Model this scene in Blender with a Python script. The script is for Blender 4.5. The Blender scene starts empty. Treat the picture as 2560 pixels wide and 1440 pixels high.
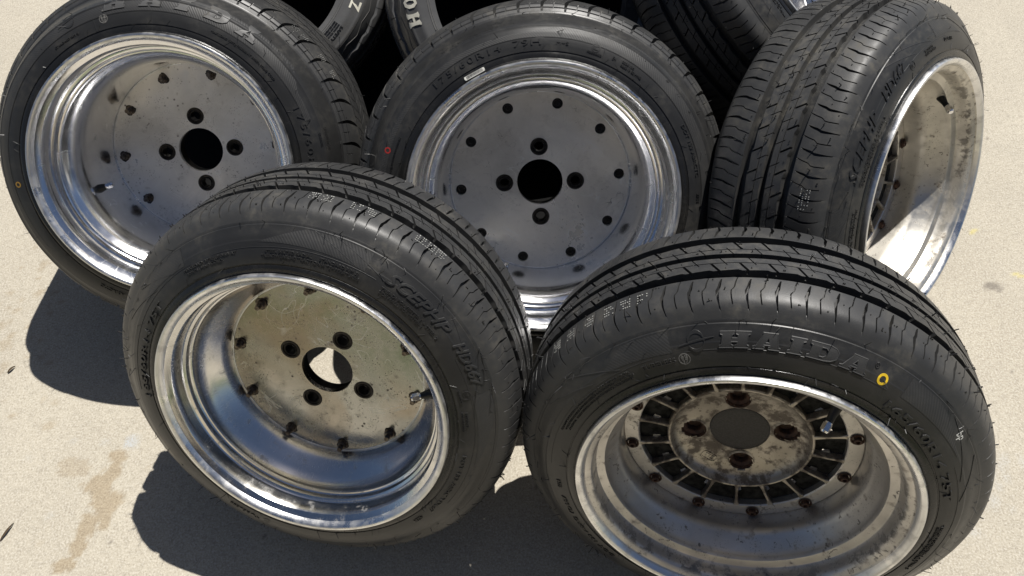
import bpy, bmesh, math, random
import numpy as np
from mathutils import Matrix, Vector, noise as mnoise
random.seed(7); rng = np.random.default_rng(7)
PI = math.pi
scn = bpy.context.scene
COL = scn.collection

# ------------------------------------------------------------------ camera, sky, sun, exposure
cam_d = bpy.data.cameras.new('camera'); cam = bpy.data.objects.new('camera', cam_d); COL.objects.link(cam)
cam.matrix_world = Matrix(((0.99808705, 0.06182433, 0.0, 0.0),
                           (-0.05131745, 0.82846474, -0.55768512, 0.0),
                           (-0.03447851, 0.55661829, 0.83005259, 1.25774487),
                           (0, 0, 0, 1)))
cam_d.sensor_fit = 'HORIZONTAL'; cam_d.sensor_width = 36.0
cam_d.lens = 36.0 * 1941.48 / 2560
cam_d.shift_x = 8.887 / 2560; cam_d.shift_y = -147.208 / 2560
cam_d.clip_start = 0.02; cam_d.clip_end = 200
scn.camera = cam

SUN_EL, SUN_AZ = math.radians(62), math.radians(35)
world = bpy.data.worlds.new('World'); scn.world = world; world.use_nodes = True
wn = world.node_tree; bg = wn.nodes['Background']
sky = wn.nodes.new('ShaderNodeTexSky'); sky.sky_type = 'NISHITA'; sky.sun_disc = False
sky.sun_elevation = SUN_EL; sky.sun_rotation = SUN_AZ; sky.altitude = 100; sky.air_density = 0.7; sky.dust_density = 0.7; sky.ozone_density = 0.7
wn.links.new(sky.outputs[0], bg.inputs[0]); bg.inputs[1].default_value = 0.05
sun_d = bpy.data.lights.new('sun', 'SUN'); sun = bpy.data.objects.new('sun', sun_d); COL.objects.link(sun)
sdir = Vector((math.sin(SUN_AZ) * math.cos(SUN_EL), math.cos(SUN_AZ) * math.cos(SUN_EL), math.sin(SUN_EL)))
sun.rotation_euler = sdir.to_track_quat('Z', 'Y').to_euler(); sun.location = sdir * 8
sun_d.energy = 5.0; sun_d.angle = math.radians(0.5); sun_d.color = (1.0, 0.965, 0.91)
scn.view_settings.view_transform = 'Standard'; scn.view_settings.look = 'None'
scn.view_settings.exposure = 0.38; scn.view_settings.gamma = 1
scn.render.resolution_x = 1024; scn.render.resolution_y = 576
try:
    scn.cycles.max_bounces = 10; scn.cycles.glossy_bounces = 6; scn.cycles.diffuse_bounces = 4
    scn.cycles.sample_clamp_indirect = 6.0; scn.cycles.blur_glossy = 0.3
    scn.cycles.caustics_reflective = True
except Exception: pass

# ------------------------------------------------------------------ materials
class NT:
    def __init__(s, name):
        s.m = bpy.data.materials.new(name); s.m.use_nodes = True
        s.n = s.m.node_tree.nodes; s.l = s.m.node_tree.links; s.b = s.n['Principled BSDF']
    def node(s, t, **k):
        n = s.n.new(t)
        for a, v in k.items():
            if a.startswith('i_'): n.inputs[a[2:].replace('_', ' ')].default_value = v
            else: setattr(n, a, v)
        return n
    def link(s, a, b): s.l.new(a, b)
    def noise(s, vec, scale, detail=4, rough=.55, dist=0.0):
        n = s.node('ShaderNodeTexNoise'); n.inputs['Scale'].default_value = scale; n.inputs['Detail'].default_value = detail
        n.inputs['Roughness'].default_value = rough; n.inputs['Distortion'].default_value = dist
        if vec is not None: s.link(vec, n.inputs['Vector'])
        return n.outputs['Fac']
    def ramp(s, fac, *stops):
        r = s.node('ShaderNodeValToRGB'); e = r.color_ramp.elements
        while len(e) < len(stops): e.new(0.5)
        for i, (p, c) in enumerate(stops):
            e[i].position = p; e[i].color = (c, c, c, 1) if not hasattr(c, '__len__') else (*c, 1)
        s.link(fac, r.inputs[0]); return r.outputs[0]
    def mix(s, f, a, b, mode='MIX'):
        m = s.node('ShaderNodeMix', data_type='RGBA', blend_type=mode)
        for sock, v in ((m.inputs[0], f), (m.inputs[6], a), (m.inputs[7], b)):
            if hasattr(v, 'links'): s.link(v, sock)
            elif hasattr(v, '__len__'): sock.default_value = (*v, 1)
            else: sock.default_value = v
        return m.outputs[2]
    def math(s, op, a, b=0.0, c=None):
        m = s.node('ShaderNodeMath', operation=op)
        for i, v in enumerate((a, b) if c is None else (a, b, c)):
            if hasattr(v, 'links'): s.link(v, m.inputs[i])
            else: m.inputs[i].default_value = v
        return m.outputs[0]
    def bump(s, h, strength, dist, nrm=None):
        b = s.node('ShaderNodeBump'); b.inputs['Strength'].default_value = strength; b.inputs['Distance'].default_value = dist
        s.link(h, b.inputs['Height'])
        if nrm is not None: s.link(nrm, b.inputs['Normal'])
        return b.outputs[0]
    def obj(s): return s.node('ShaderNodeTexCoord').outputs['Object']
    def polar(s):
        """radius, height and angle in the wheel's own space"""
        o = s.obj(); x = s.node('ShaderNodeSeparateXYZ'); s.link(o, x.inputs[0])
        r = s.math('SQRT', s.math('ADD', s.math('MULTIPLY', x.outputs[0], x.outputs[0]), s.math('MULTIPLY', x.outputs[1], x.outputs[1])))
        return r, x.outputs[2], s.math('ARCTAN2', x.outputs[0], x.outputs[1])
    def vec(s, a, b, c):
        v = s.node('ShaderNodeCombineXYZ')
        for i, q in enumerate((a, b, c)):
            if hasattr(q, 'links'): s.link(q, v.inputs[i])
            else: v.inputs[i].default_value = q
        return v.outputs[0]
    def set(s, **k):
        for a, v in k.items():
            i = s.b.inputs[a.replace('_', ' ')]
            if hasattr(v, 'links'): s.link(v, i)
            elif hasattr(v, '__len__') and len(v) == 3: i.default_value = (*v, 1)
            else: i.default_value = v
        return s

def rubber(name, base=.017, rough=.46, dust=.5, scuff=True, hatch=None):
    t = NT(name); o = t.obj(); r, z, a = t.polar()
    n1 = t.noise(o, 14, 5, .6); n2 = t.noise(o, 90, 4, .65); n3 = t.noise(o, 700, 3, .6)
    d = t.math('MULTIPLY', t.ramp(n1, (.46, 0.0), (.72, 1.0)), t.ramp(n2, (.42, 0.0), (.66, 1.0)))
    d = t.math('MULTIPLY', d, dust)
    col = t.mix(t.ramp(n1, (.3, 0.0), (.75, 1.0)), (base * .8,) * 3, (base * 1.25,) * 3)
    col = t.mix(d, col, (.085, .078, .064))
    rg = t.math('ADD', t.math('MULTIPLY', n1, .16), rough - .08)
    rg = t.math('ADD', rg, t.math('MULTIPLY', d, .35))
    if scuff:   # fitting marks along the bead: pale scraped streaks running round the tyre
        m = t.math('MULTIPLY', t.math('GREATER_THAN', r, .1955), t.math('LESS_THAN', r, .2085))
        s = t.noise(t.vec(t.math('MULTIPLY', r, 900), t.math('MULTIPLY', a, 5.0), 0.0), 1.0, 4, .6, .6)
        big = t.noise(t.vec(t.math('MULTIPLY', a, 1.6), 0.0, 3.1), 1.0, 2)
        s = t.math('MULTIPLY', t.ramp(s, (.60, 0.0), (.70, 1.0)), t.ramp(big, (.5, 0.0), (.62, 1.0)))
        s = t.math('MULTIPLY', s, m)
        col = t.mix(t.math('MULTIPLY', s, .75), col, (.22, .21, .18))
        rg = t.math('SUBTRACT', rg, t.math('MULTIPLY', m, .16)); col = t.mix(t.math('MULTIPLY', m, t.math('SUBTRACT', .7, t.math('MULTIPLY', s, .7))), col, (.009, .009, .009))
    h = t.math('ADD', n3, t.math('MULTIPLY', n2, .6))
    nb = t.bump(h, .35, .00025)
    if hatch:
        w = t.node('ShaderNodeTexWave', wave_type='BANDS', bands_direction='DIAGONAL'); w.inputs['Scale'].default_value = hatch
        w.inputs['Distortion'].default_value = 0
        uv = t.node('ShaderNodeTexCoord').outputs['UV']; t.link(uv, w.inputs['Vector'])
        nb = t.bump(w.outputs['Fac'], .35, .0003, nb)
    t.set(Base_Color=col, Roughness=rg, Normal=nb); t.b.inputs['Specular IOR Level'].default_value = .42
    return t.m

def metal(name, tint, rough, groove, dirt, dirtcol, satin=0.0, speck=0.0, metallic=1.0, dirtrange=(.5, .62), blotch=3.0, smear=.15, aniso=0.0, scratch=0.0, tint2=None, pits=0.0):
    t = NT(name); o = t.obj(); r, z, a = t.polar()
    rings = t.noise(t.vec(t.math('MULTIPLY', r, 1500), t.math('MULTIPLY', z, 1500), t.math('MULTIPLY', a, .8)), 1.0, 3, .6)
    n1 = t.noise(o, blotch * 3, 5, .6, .4); n2 = t.noise(o, 60, 5, .65); n3 = t.noise(o, 420, 3, .6)
    dm = t.math('MULTIPLY', t.ramp(n2, (dirtrange[0], 0.0), (dirtrange[1], 1.0)), dirt)
    col = t.mix(t.ramp(n1, (.35, 0.0), (.7, 1.0)), tint, tuple(c * (1 - smear) for c in tint))
    if tint2: col = t.mix(t.ramp(t.noise(o, 6.5, 3, .5, .8), (.48, 0.0), (.66, .7)), col, tint2)
    col = t.mix(dm, col, dirtcol)
    met = t.math('SUBTRACT', metallic, t.math('MULTIPLY', dm, .75))
    rg = t.math('ADD', rough, t.math('MULTIPLY', t.ramp(n1, (.35, 0.0), (.7, 1.0)), smear * .7))
    rg = t.math('ADD', rg, t.math('MULTIPLY', t.ramp(n2, (.45, 0.0), (.7, 1.0)), smear * .5))
    if speck:
        v = t.node('ShaderNodeTexVoronoi', feature='F1'); v.inputs['Scale'].default_value = 110; t.link(o, v.inputs['Vector'])
        sp = t.math('MULTIPLY', t.ramp(v.outputs['Distance'], (.10, 1.0), (.24, 0.0)), t.ramp(t.noise(o, 30, 3), (.50, 0.0), (.62, 1.0)))
        v2 = t.node('ShaderNodeTexVoronoi', feature='F1'); v2.inputs['Scale'].default_value = 330; t.link(o, v2.inputs['Vector'])
        sp2 = t.math('MULTIPLY', t.ramp(v2.outputs['Distance'], (.12, 1.0), (.28, 0.0)), t.ramp(t.noise(o, 45, 3), (.5, 0.0), (.6, 1.0)))
        sp = t.math('MULTIPLY', t.math('MAXIMUM', sp, sp2), speck)
        col = t.mix(sp, col, (.05, .032, .02)); met = t.math('SUBTRACT', met, t.math('MULTIPLY', sp, .8)); rg = t.math('ADD', rg, t.math('MULTIPLY', sp, .4))
        met = t.math('MAXIMUM', met, 0.0)
    if pits:
        vp = t.node('ShaderNodeTexVoronoi', feature='F1'); vp.inputs['Scale'].default_value = 38; t.link(t.mix(.12, o, t.vec(t.noise(o, 60, 3), t.noise(o, 61, 3), 0.0)), vp.inputs['Vector'])
        pp = t.math('MULTIPLY', t.ramp(vp.outputs['Distance'], (.14, 1.0), (.20, 0.0)), t.ramp(t.noise(o, 17, 2), (.48, 0.0), (.52, 1.0)))
        edge = t.math('MULTIPLY', t.ramp(t.math('ABSOLUTE', t.math('SUBTRACT', r, .1768)), (.0, 1.0), (.0022, 0.0)), t.ramp(t.noise(o, 48, 4, .7), (.5, 0.0), (.56, 1.0)))
        pp = t.math('MULTIPLY', t.math('MAXIMUM', pp, edge), pits)
        col = t.mix(pp, col, (.05, .038, .028)); met = t.math('MAXIMUM', t.math('SUBTRACT', met, t.math('MULTIPLY', pp, .85)), 0.0); rg = t.math('ADD', rg, t.math('MULTIPLY', pp, .4))
    # fine scratches in all directions
    wv = t.noise(t.vec(t.math('MULTIPLY', a, 240), t.math('MULTIPLY', r, 60), t.math('MULTIPLY', z, 60)), 1.0, 3, .7, 2.0)
    rg = t.math('ADD', rg, t.math('MULTIPLY', t.ramp(wv, (.6, 0.0), (.7, 1.0)), .10))
    if scratch:
        ln = 0.0
        for sc, ds, wd in ((7.0, 2.5, .0035), (13.0, 1.2, .0045), (4.0, .6, .0014)):
            f = t.noise(t.vec(t.math('MULTIPLY', z, 1.0), o, 0.0) if False else o, sc, 2, .5, ds)
            q = t.math('LESS_THAN', t.math('ABSOLUTE', t.math('SUBTRACT', f, .5)), wd); ln = q if not hasattr(ln, 'links') else t.math('MAXIMUM', ln, q)
        ln = t.math('MULTIPLY', ln, t.ramp(t.noise(o, 26, 3), (.45, 0.0), (.6, 1.0)))
        rg = t.math('ADD', rg, t.math('MULTIPLY', ln, .35 * scratch)); col = t.mix(t.math('MULTIPLY', ln, .5 * scratch), col, (.9, .9, .88))
        dn = t.math('LESS_THAN', t.math('ABSOLUTE', t.math('SUBTRACT', t.noise(o, 19, 2, .5, 3.0), .5)), .003)
        dn = t.math('MULTIPLY', dn, t.ramp(t.noise(o, 11, 3), (.5, 0.0), (.6, 1.0))); col = t.mix(t.math('MULTIPLY', dn, .6 * scratch), col, (.16, .14, .12))
    if aniso:
        tg = t.node('ShaderNodeTangent', direction_type='RADIAL', axis='Z'); t.link(tg.outputs[0], t.b.inputs['Tangent']); t.b.inputs['Anisotropic'].default_value = aniso; t.b.inputs['Anisotropic Rotation'].default_value = .25
    nb = t.bump(rings, groove, .00012)
    nb = t.bump(t.math('ADD', n2, t.math('MULTIPLY', n3, .25)), .25 + satin, .0003 + .0004 * satin, nb)
    t.set(Base_Color=col, Roughness=t.math('MINIMUM', rg, .95), Metallic=met, Normal=nb)
    return t.m

def plain(name, col, rough=.5, metallic=0.0, var=.25, bump=.0, scale=80, col2=None, spec=.5):
    t = NT(name); o = t.obj(); n = t.noise(o, scale, 4, .6)
    c2 = col2 or tuple(c * (1 - var) for c in col)
    t.set(Base_Color=t.mix(t.ramp(n, (.35, 0.0), (.65, 1.0)), col, c2), Roughness=rough, Metallic=metallic)
    if bump: t.set(Normal=t.bump(n, .5, bump))
    t.b.inputs['Specular IOR Level'].default_value = spec
    return t.m

M = {}
M['rubber'] = rubber('tyre_rubber', .020, .39, .5)
M['rubber_dusty'] = rubber('dusty_tyre_rubber', .021, .42, .95)
M['tread'] = rubber('tread_rubber', .033, .44, .7, scuff=False)
M['tread_dusty'] = rubber('dusty_tread_rubber', .038, .46, 1.0, scuff=False)
M['rubber_old'] = rubber('old_tyre_rubber', .10, .22, .6, scuff=False)
M['hatch'] = rubber('ribbed_rubber', .026, .50, .25, scuff=False, hatch=150)
M['hatch_fine'] = rubber('finely_ribbed_rubber', .030, .52, .3, scuff=False, hatch=170)
M['letter'] = rubber('raised_letter_rubber', .022, .38, .2, scuff=False)
M['letter_sunlit_dusty'] = rubber('sunlit_dusty_letter_rubber', .055, .5, .9, scuff=False)  # dusty letters, base colour also lightened to look sunlit
M['polish'] = metal('polished_aluminium', (.92, .92, .93), .11, .25, .0, (.1, .08, .06), smear=.16, scratch=.3)
M['polish_warm'] = metal('worn_polished_aluminium', (.80, .79, .77), .13, .25, .35, (.16, .13, .10), smear=.22, dirtrange=(.6, .68))
M['disc_c'] = metal('brushed_aluminium_plate', (.92, .88, .81), .24, .2, .3, (.3, .27, .25), smear=.35, dirtrange=(.54, .7), blotch=2, aniso=.75, scratch=1.2, metallic=.58)
M['disc_a'] = metal('pitted_aluminium_plate', (.88, .85, .80), .25, .2, .35, (.16, .12, .09), smear=.3, speck=.85, dirtrange=(.60, .70), aniso=.6, scratch=1.0, metallic=.5)
M['disc_d'] = metal('reflection_tinted_plate', (.45, .445, .42), .11, .15, .35, (.13, .10, .07), smear=.25, speck=.9, dirtrange=(.60, .70), aniso=.3, scratch=.8, tint2=(.34, .27, .19))  # dark tint and brown patches stand in for reflected surroundings; specks are dirt
M['cast'] = metal('dirty_cast_aluminium', (.48, .44, .38), .38, .1, .85, (.085, .064, .048), satin=.6, speck=.8, dirtrange=(.46, .58), smear=.3)
M['satin'] = metal('dull_satin_aluminium', (.66, .63, .59), .33, .3, .55, (.15, .11, .075), satin=.25, speck=.5, dirtrange=(.58, .68), smear=.3, pits=.65, metallic=.85)
M['satin_b'] = metal('worn_satin_aluminium', (.66, .63, .57), .40, .3, .6, (.17, .12, .07), satin=.15, speck=.5, dirtrange=(.60, .70), smear=.3, pits=.5)
M['edge'] = metal('scraped_rim_edge', (.86, .86, .86), .22, .8, .2, (.2, .18, .15), satin=.5, smear=.3)
M['dark_steel'] = plain('blackened_steel', (.05, .045, .04), .45, .8, .5, .0003, 200)
M['rusty'] = plain('rusty_steel', (.10, .048, .028), .7, .1, .5, .0006, 260, (.035, .02, .014))
M['nut'] = plain('oxidised_bolt_steel', (.22, .19, .16), .38, .9, .5, .0002, 300, (.07, .05, .04))
M['hole'] = plain('dark_bushing', (.02, .018, .017), .5, .3, .4)
M['chrome'] = plain('chrome_cap', (.85, .85, .86), .12, 1.0, .08)
M['stem'] = plain('valve_rubber', (.014, .014, .014), .45, 0, .3)
M['cap_grey'] = plain('dark_hub_cap', (.055, .053, .05), .55, .25, .35, .0003, 500, (.035, .032, .03))
M['vent_black'] = plain('mottled_black_panel', (.003, .003, .003), .7, 0, 0, .0003, 120, (.032, .031, .028), spec=.12)
M['white'] = plain('white_mark', (.48, .48, .45), .6, 0, .2, 0, 300)
M['cream'] = plain('cream_tyre_lettering', (.88, .85, .72), .6, 0, .25, 0, 60)
M['yellow'] = plain('yellow_paint', (.75, .50, .02), .5, 0, .12, 0, 400)
M['red'] = plain('red_paint', (.35, .02, .015), .6, 0, .3, 0, 300)
M['faint'] = plain('faint_chalk_print', (.16, .155, .145), .65, 0, .35, 0, 500)
M['board'] = plain('added_shade_board', (.006, .006, .006), .85, 0, .3, .0004, 60, spec=.1)  # near black, stands in for shade behind and under the rear tyres
M['leaf'] = plain('dry_leaf', (.10, .07, .04), .8, 0, .3, 0, 90)
M['label_w'] = plain('paper_label', (.68, .67, .62), .6, 0, .06)
M['ink'] = plain('black_ink', (.02, .02, .02), .6)

# ------------------------------------------------------------------ mesh helpers
def mk(name, V, F, mat, smooth=35, uv=None):
    me = bpy.data.meshes.new(name)
    V = np.asarray(V, dtype=np.float32)
    if isinstance(F, np.ndarray): F = F.tolist()
    me.from_pydata(V.tolist(), [], F)
    if uv is not None:
        l = me.uv_layers.new(name='UVMap'); idx = np.empty(len(me.loops), dtype=np.int32); me.loops.foreach_get('vertex_index', idx)
        l.data.foreach_set('uv', np.asarray(uv, dtype=np.float32)[idx].ravel())
    me.materials.append(mat)
    if smooth:
        me.polygons.foreach_set('use_smooth', [True] * len(me.polygons)); me.update(); me.set_sharp_from_angle(angle=math.radians(smooth))
    me.update(); return me

def grid_faces(nr, nc, wrap_r=True, flip=False):
    i = np.arange(nr if wrap_r else nr - 1)[:, None]; j = np.arange(nc - 1)[None]
    i2 = (i + 1) % nr
    a = i * nc + j; b = i * nc + j + 1; c = i2 * nc + j + 1; d = i2 * nc + j
    q = np.stack([a, b, c, d] if not flip else [a, d, c, b], -1).reshape(-1, 4)
    return q

def pol(r, phi, y):   # wheel space: x right, y up, z outwards; y argument is the depth behind the flange plane
    return np.stack([r * np.sin(phi), r * np.cos(phi), -y + 0 * r], -1)

def revolve(name, prof, mat, seg=240, smooth=32, flip=False):
    prof = np.array(prof, float); ph = np.linspace(0, 2 * PI, seg, endpoint=False)
    R = prof[None, :, 0] + 0 * ph[:, None]; Y = prof[None, :, 1] + 0 * ph[:, None]
    V = pol(R, ph[:, None] + 0 * R, Y).reshape(-1, 3)
    return mk(name, V, grid_faces(seg, len(prof), True, flip), mat, smooth)

def smoothpts(pts, n=5):
    """Catmull-Rom refinement of a profile"""
    P = np.array(pts, float); o = []
    for i in range(len(P) - 1):
        p0, p1, p2, p3 = P[max(i - 1, 0)], P[i], P[i + 1], P[min(i + 2, len(P) - 1)]
        for k in range(n):
            t = k / n
            o.append(.5 * ((2 * p1) + (-p0 + p2) * t + (2 * p0 - 5 * p1 + 4 * p2 - p3) * t * t + (-p0 + 3 * p1 - 3 * p2 + p3) * t ** 3))
    o.append(P[-1]); return np.array(o)

def join(parts):
    V = []; F = []; k = 0
    for v, f in parts:
        v = np.asarray(v); V.append(v); F += [tuple(int(a) + k for a in q) for q in f]; k += len(v)
    return np.concatenate(V), F

def cyl(c, axis, r0, r1, h, n=12, cap=True, rot=0.0, inner=0.0):
    """prism or cone frustum from c along axis; with inner > 0 a socket is sunk in the far end"""
    a = Vector(axis).normalized(); u = a.orthogonal().normalized(); v = a.cross(u); c = Vector(c)
    V = []; F = []
    rings = [(r0, 0), (r1, h)] + ([(inner, h), (inner, h * .35)] if inner else [])
    for r, z in rings:
        for k in range(n):
            t = 2 * PI * k / n + rot; V.append(tuple(c + a * z + u * (r * math.cos(t)) + v * (r * math.sin(t))))
    for m in range(len(rings) - 1):
        for k in range(n): F.append((m * n + k, m * n + (k + 1) % n, (m + 1) * n + (k + 1) % n, (m + 1) * n + k))
    if cap: F.append(tuple(range((len(rings) - 1) * n, len(rings) * n)))
    return V, F

def curve_mesh(name, loops, extrude, mat, bevel=0.0, fill='BOTH'):
    """flat outlines (with holes) filled and extruded"""
    cu = bpy.data.curves.new(name, 'CURVE'); cu.dimensions = '2D'; cu.fill_mode = fill; cu.extrude = extrude; cu.bevel_depth = bevel; cu.bevel_resolution = 0
    for lp in loops:
        s = cu.splines.new('POLY'); s.points.add(len(lp) - 1); s.use_cyclic_u = True
        for i, p in enumerate(lp): s.points[i].co = (p[0], p[1], 0, 1)
    return from_curve(cu, mat)

def from_curve(cu, mat):
    ob = bpy.data.objects.new('tmp', cu); COL.objects.link(ob)
    dg = bpy.context.evaluated_depsgraph_get(); me = bpy.data.meshes.new_from_object(ob.evaluated_get(dg))
    n = len(me.vertices); V = np.empty(n * 3, np.float32); me.vertices.foreach_get('co', V); F = [tuple(p.vertices) for p in me.polygons]
    bpy.data.objects.remove(ob); bpy.data.curves.remove(cu); bpy.data.meshes.remove(me)
    return V.reshape(-1, 3), F

def circle(r, n=64, cx=0.0, cy=0.0): return [(cx + r * math.cos(2 * PI * k / n), cy + r * math.sin(2 * PI * k / n)) for k in range(n)]

_tc = {}
def text_geo(s, size, outline=0.0, shear=0.0, bold=0.0, extrude=.0009, space=1.0, res=2):
    key = (s, size, outline, shear, bold, extrude, space)
    if key in _tc: return _tc[key]
    cu = bpy.data.curves.new('t', 'FONT'); cu.body = s; cu.size = size / .72; cu.shear = shear; cu.offset = bold * size; cu.space_character = space
    cu.resolution_u = res; cu.align_x = 'CENTER'
    if outline: cu.fill_mode = 'NONE'; cu.bevel_depth = outline; cu.bevel_resolution = 0
    else: cu.extrude = extrude
    _tc[key] = from_curve(cu, None); return _tc[key]

# ------------------------------------------------------------------ object helpers
def link(name, me, parent=None, mat_local=None):
    o = bpy.data.objects.new(name, me); COL.objects.link(o)
    if parent is not None: o.parent = parent
    if mat_local is not None: o.matrix_local = mat_local
    return o

class Wheel:
    """an Empty on the ground under the wheel; parts carry the wheel's tilt"""
    def __init__(s, name, label, cat, C, az, el, group=None, kind=None, roll=0.0):
        s.root = bpy.data.objects.new(name, None); COL.objects.link(s.root)
        s.root.empty_display_size = .1; s.root.location = (C[0], C[1], 0)
        s.root['label'] = label; s.root['category'] = cat
        if group: s.root['group'] = group
        a = Vector((math.sin(az) * math.cos(el), -math.cos(az) * math.cos(el), math.sin(el)))
        right = -(a.cross(Vector((0, 0, 1)))).normalized(); up = a.cross(right)
        m = Matrix(((right.x, up.x, a.x, 0), (right.y, up.y, a.y, 0), (right.z, up.z, a.z, C[2]), (0, 0, 0, 1)))
        s.M = m @ Matrix.Rotation(roll, 4, 'Z')
    def part(s, name, me, label=None):
        o = link(name, me, s.root, s.M)
        if label: o['label'] = label
        return o
    def sub(s, name, me, par, label=None):
        o = link(name, me, par)
        if label: o['label'] = label
        return o

# ------------------------------------------------------------------ tyres
class Tyre:
    def __init__(t, W, R, yg, rg, bi, c=None, P=58, kind='road', dec=(), matk='rubber'):
        t.W, t.R, t.yg, t.rg, t.bi = W, R, yg, rg, bi; t.c = c or (yg + W - bi) / 2; t.P = P; t.kind = kind; t.mat = M[matk]; t.tmat = {'rubber': M['tread'], 'rubber_dusty': M['tread_dusty']}.get(matk, t.mat)
        t.side = np.array([(.1925, .0075), (.1965, .0065), (.199, .0050), (.203, .0052), (.2063, .0068), (.2067, .0078), (.2080, .0079), (.2084, .0071),
                           (.216, .0083), (.2245, .0108), (.233, .0144), (.2345, .0152), (.2355, .0160), (.240, .0187), (.246, .0234), (rg - .0035, yg - .0032), (rg - .003, yg - .0020), (rg - .0015, yg - .0012), (rg, yg)])
        if kind == 'old':
            t.side[:, 1] *= 1.0
        T = [(yg, rg), (yg + .008, (rg + R - .006) / 2 + .003), (yg + .018, R - .006), (yg + .038, R - .0015), (yg + .055, R - .0003)]
        yb = W - bi
        T += [(t.c + .0, R)] + [(yb - .055, R - .0003), (yb - .038, R - .0015), (yb - .018, R - .006), (yb - .008, (rg + R - .006) / 2 + .003), (yb, rg)]
        T = sorted(T); S = smoothpts(T, 8); t.Ty = S[:, 0]; t.Tr = S[:, 1]
    def f(t, r):            # sidewall depth at radius
        return np.interp(r, t.side[:, 0], t.side[:, 1])
    def top(t, y): return np.interp(y, t.Ty, t.Tr)
    def carcass(t, seg=360):
        front = smoothpts(t.side[8:16], 3)
        prof = list(map(tuple, t.side[:8])) + list(map(tuple, front)) + list(map(tuple, t.side[16:]))
        yl = np.linspace(t.yg, t.W - t.bi, 40)
        # groove floor
        fl = [(t.top(y) - .0095 * min(1, (y - t.yg) / .012, (t.W - t.bi - y) / .012), y) for y in yl[1:-1]]
        back = [(t.rg, t.W - t.bi), (.244, t.W - t.bi * .72), (.225, t.W - t.bi * .42), (.208, t.W - .008), (.1995, t.W - .005), (.1925, t.W - .0075)]
        return revolve('tyre', prof + fl + back, t.mat, seg, 30, flip=True)
    def rib(t, s0, s1, feats, P=None, ncol=12, lines=(), saw0=0.0, saw1=0.0, off=lambda q: 0 * q, wall0=True, wall1=True, jit=0.0):
        """One rib of tread as a band of structured quads.
        feats: (u, width(q), depth(q), slope(q)) per pitch; q runs 0..1 across the rib; all lengths in metres."""
        P = P or t.P; L = 2 * PI * t.R / P
        q = list(np.linspace(0, 1, ncol)); dl = []
        for fq, w, d in lines:
            ww = w / (s1 - s0); q += [fq - ww / 2 - .004, fq - ww / 2, fq + ww / 2, fq + ww / 2 + .004]; dl.append((fq - ww / 2 - .001, fq + ww / 2 + .001, d))
        q = np.array(sorted(x for x in q if 0 <= x <= 1)); n = len(q)
        ldep = np.zeros(n)
        for a, b, d in dl: ldep[(q > a) & (q < b)] = d
        us = []; ds = []
        for k, (u, wf, df, sl) in enumerate(sorted(feats, key=lambda z: z[0])):
            w = wf(q) / L; c = u + sl(q) / L + off(q) / L; d = df(q); e = .00025 / L
            w = np.maximum(w, 4 * e)
            us += [c - w / 2 - e, c - w / 2, c + w / 2, c + w / 2 + e]; ds += [0 * q, d, d, 0 * q]
        # filler rows between features
        U = []; D = []
        m = len(us)
        for k in range(m):
            U.append(us[k]); D.append(ds[k])
            if k % 4 == 3:
                nx = us[k + 1] if k + 1 < m else us[0] + 1
                for h in (.33, .67): U.append(us[k] * (1 - h) + nx * h); D.append(0 * q)
        U = np.array(U); D = np.array(D); rows = len(U)
        pitch = np.arange(P)[:, None, None]
        PHI = (pitch + U[None]) * (2 * PI / P); PHI = PHI.reshape(-1, n)
        DD = np.broadcast_to(D[None], (P, rows, n)).reshape(-1, n)
        uu = np.broadcast_to((U % 1)[None], (P, rows, n)).reshape(-1, n)
        y = s0 + (s1 - s0) * q[None] + 0 * PHI
        y = y + saw0 * uu * (1 - q[None]) ** 3 - saw1 * (1 - uu) * (q[None]) ** 3
        r = t.top(y) - np.maximum(DD, ldep[None])
        cols = [pol(r, PHI, y)]
        if wall0: cols.insert(0, pol(t.top(y[:, :1]) - .0105, PHI[:, :1], y[:, :1] + .0008 * 0))
        if wall1: cols.append(pol(t.top(y[:, -1:]) - .0105, PHI[:, -1:], y[:, -1:]))
        V = np.concatenate(cols, 1); nc = V.shape[1]
        return mk('tread_rib', V.reshape(-1, 3), grid_faces(V.shape[0], nc, True, True), t.tmat, 30)
    def ribs(t):
        c = t.c; one = lambda v: (lambda q: v + 0 * q); z = lambda q: 0 * q
        yb = t.W - t.bi
        if t.kind == 'road':
            def leaf(q): return .0009 + .0023 * np.clip(np.sin(PI * np.clip((q - .22) / .72, 0, 1)), 0, 1) ** .8
            def ldep(q): return np.where((q > .06) & (q < .93), .0060, 0) * np.clip((q - .1) * 6, 0, 1)
            def jog(q): return .0016 * np.tanh((q - .62) * 30)
            def sdep(q): return np.where((q > .22) & (q < .98), .0035, 0)
            curve = lambda q: .004 * (q - .5) ** 2 * 4
            sh = [(.25, leaf, ldep, lambda q: .5 * jog(q)), (.75, one(.0010), sdep, jog)]
            yield t.rib(t.yg, c - .0372, sh, ncol=20, off=curve, wall0=False)
            def sl(a, b): return lambda q: np.where((q >= a) & (q <= b), .0055, 0)
            k = -.014
            mid1 = [(.3, one(.0027), sl(0, .58), lambda q: k * q), (.8, one(.0009), sl(.52, 1), lambda q: k * q)]
            mid2 = [(.3, one(.0027), sl(.42, 1), lambda q: k * q), (.8, one(.0009), sl(0, .48), lambda q: k * q)]
            yield t.rib(c - .0262, c - .0042, mid1, ncol=12, lines=[(.62, .0009, .004)], saw0=.0022)
            yield t.rib(c + .0042, c + .0262, mid2, ncol=12, lines=[(.38, .0009, .004)], saw1=.0022)
            lf2 = lambda q: leaf(1 - q); ld2 = lambda q: ldep(1 - q); sd2 = lambda q: sdep(1 - q); jg2 = lambda q: -jog(1 - q)
            sh2 = [(.25, lf2, ld2, lambda q: .5 * jg2(q)), (.75, one(.0010), sd2, jg2)]
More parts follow.
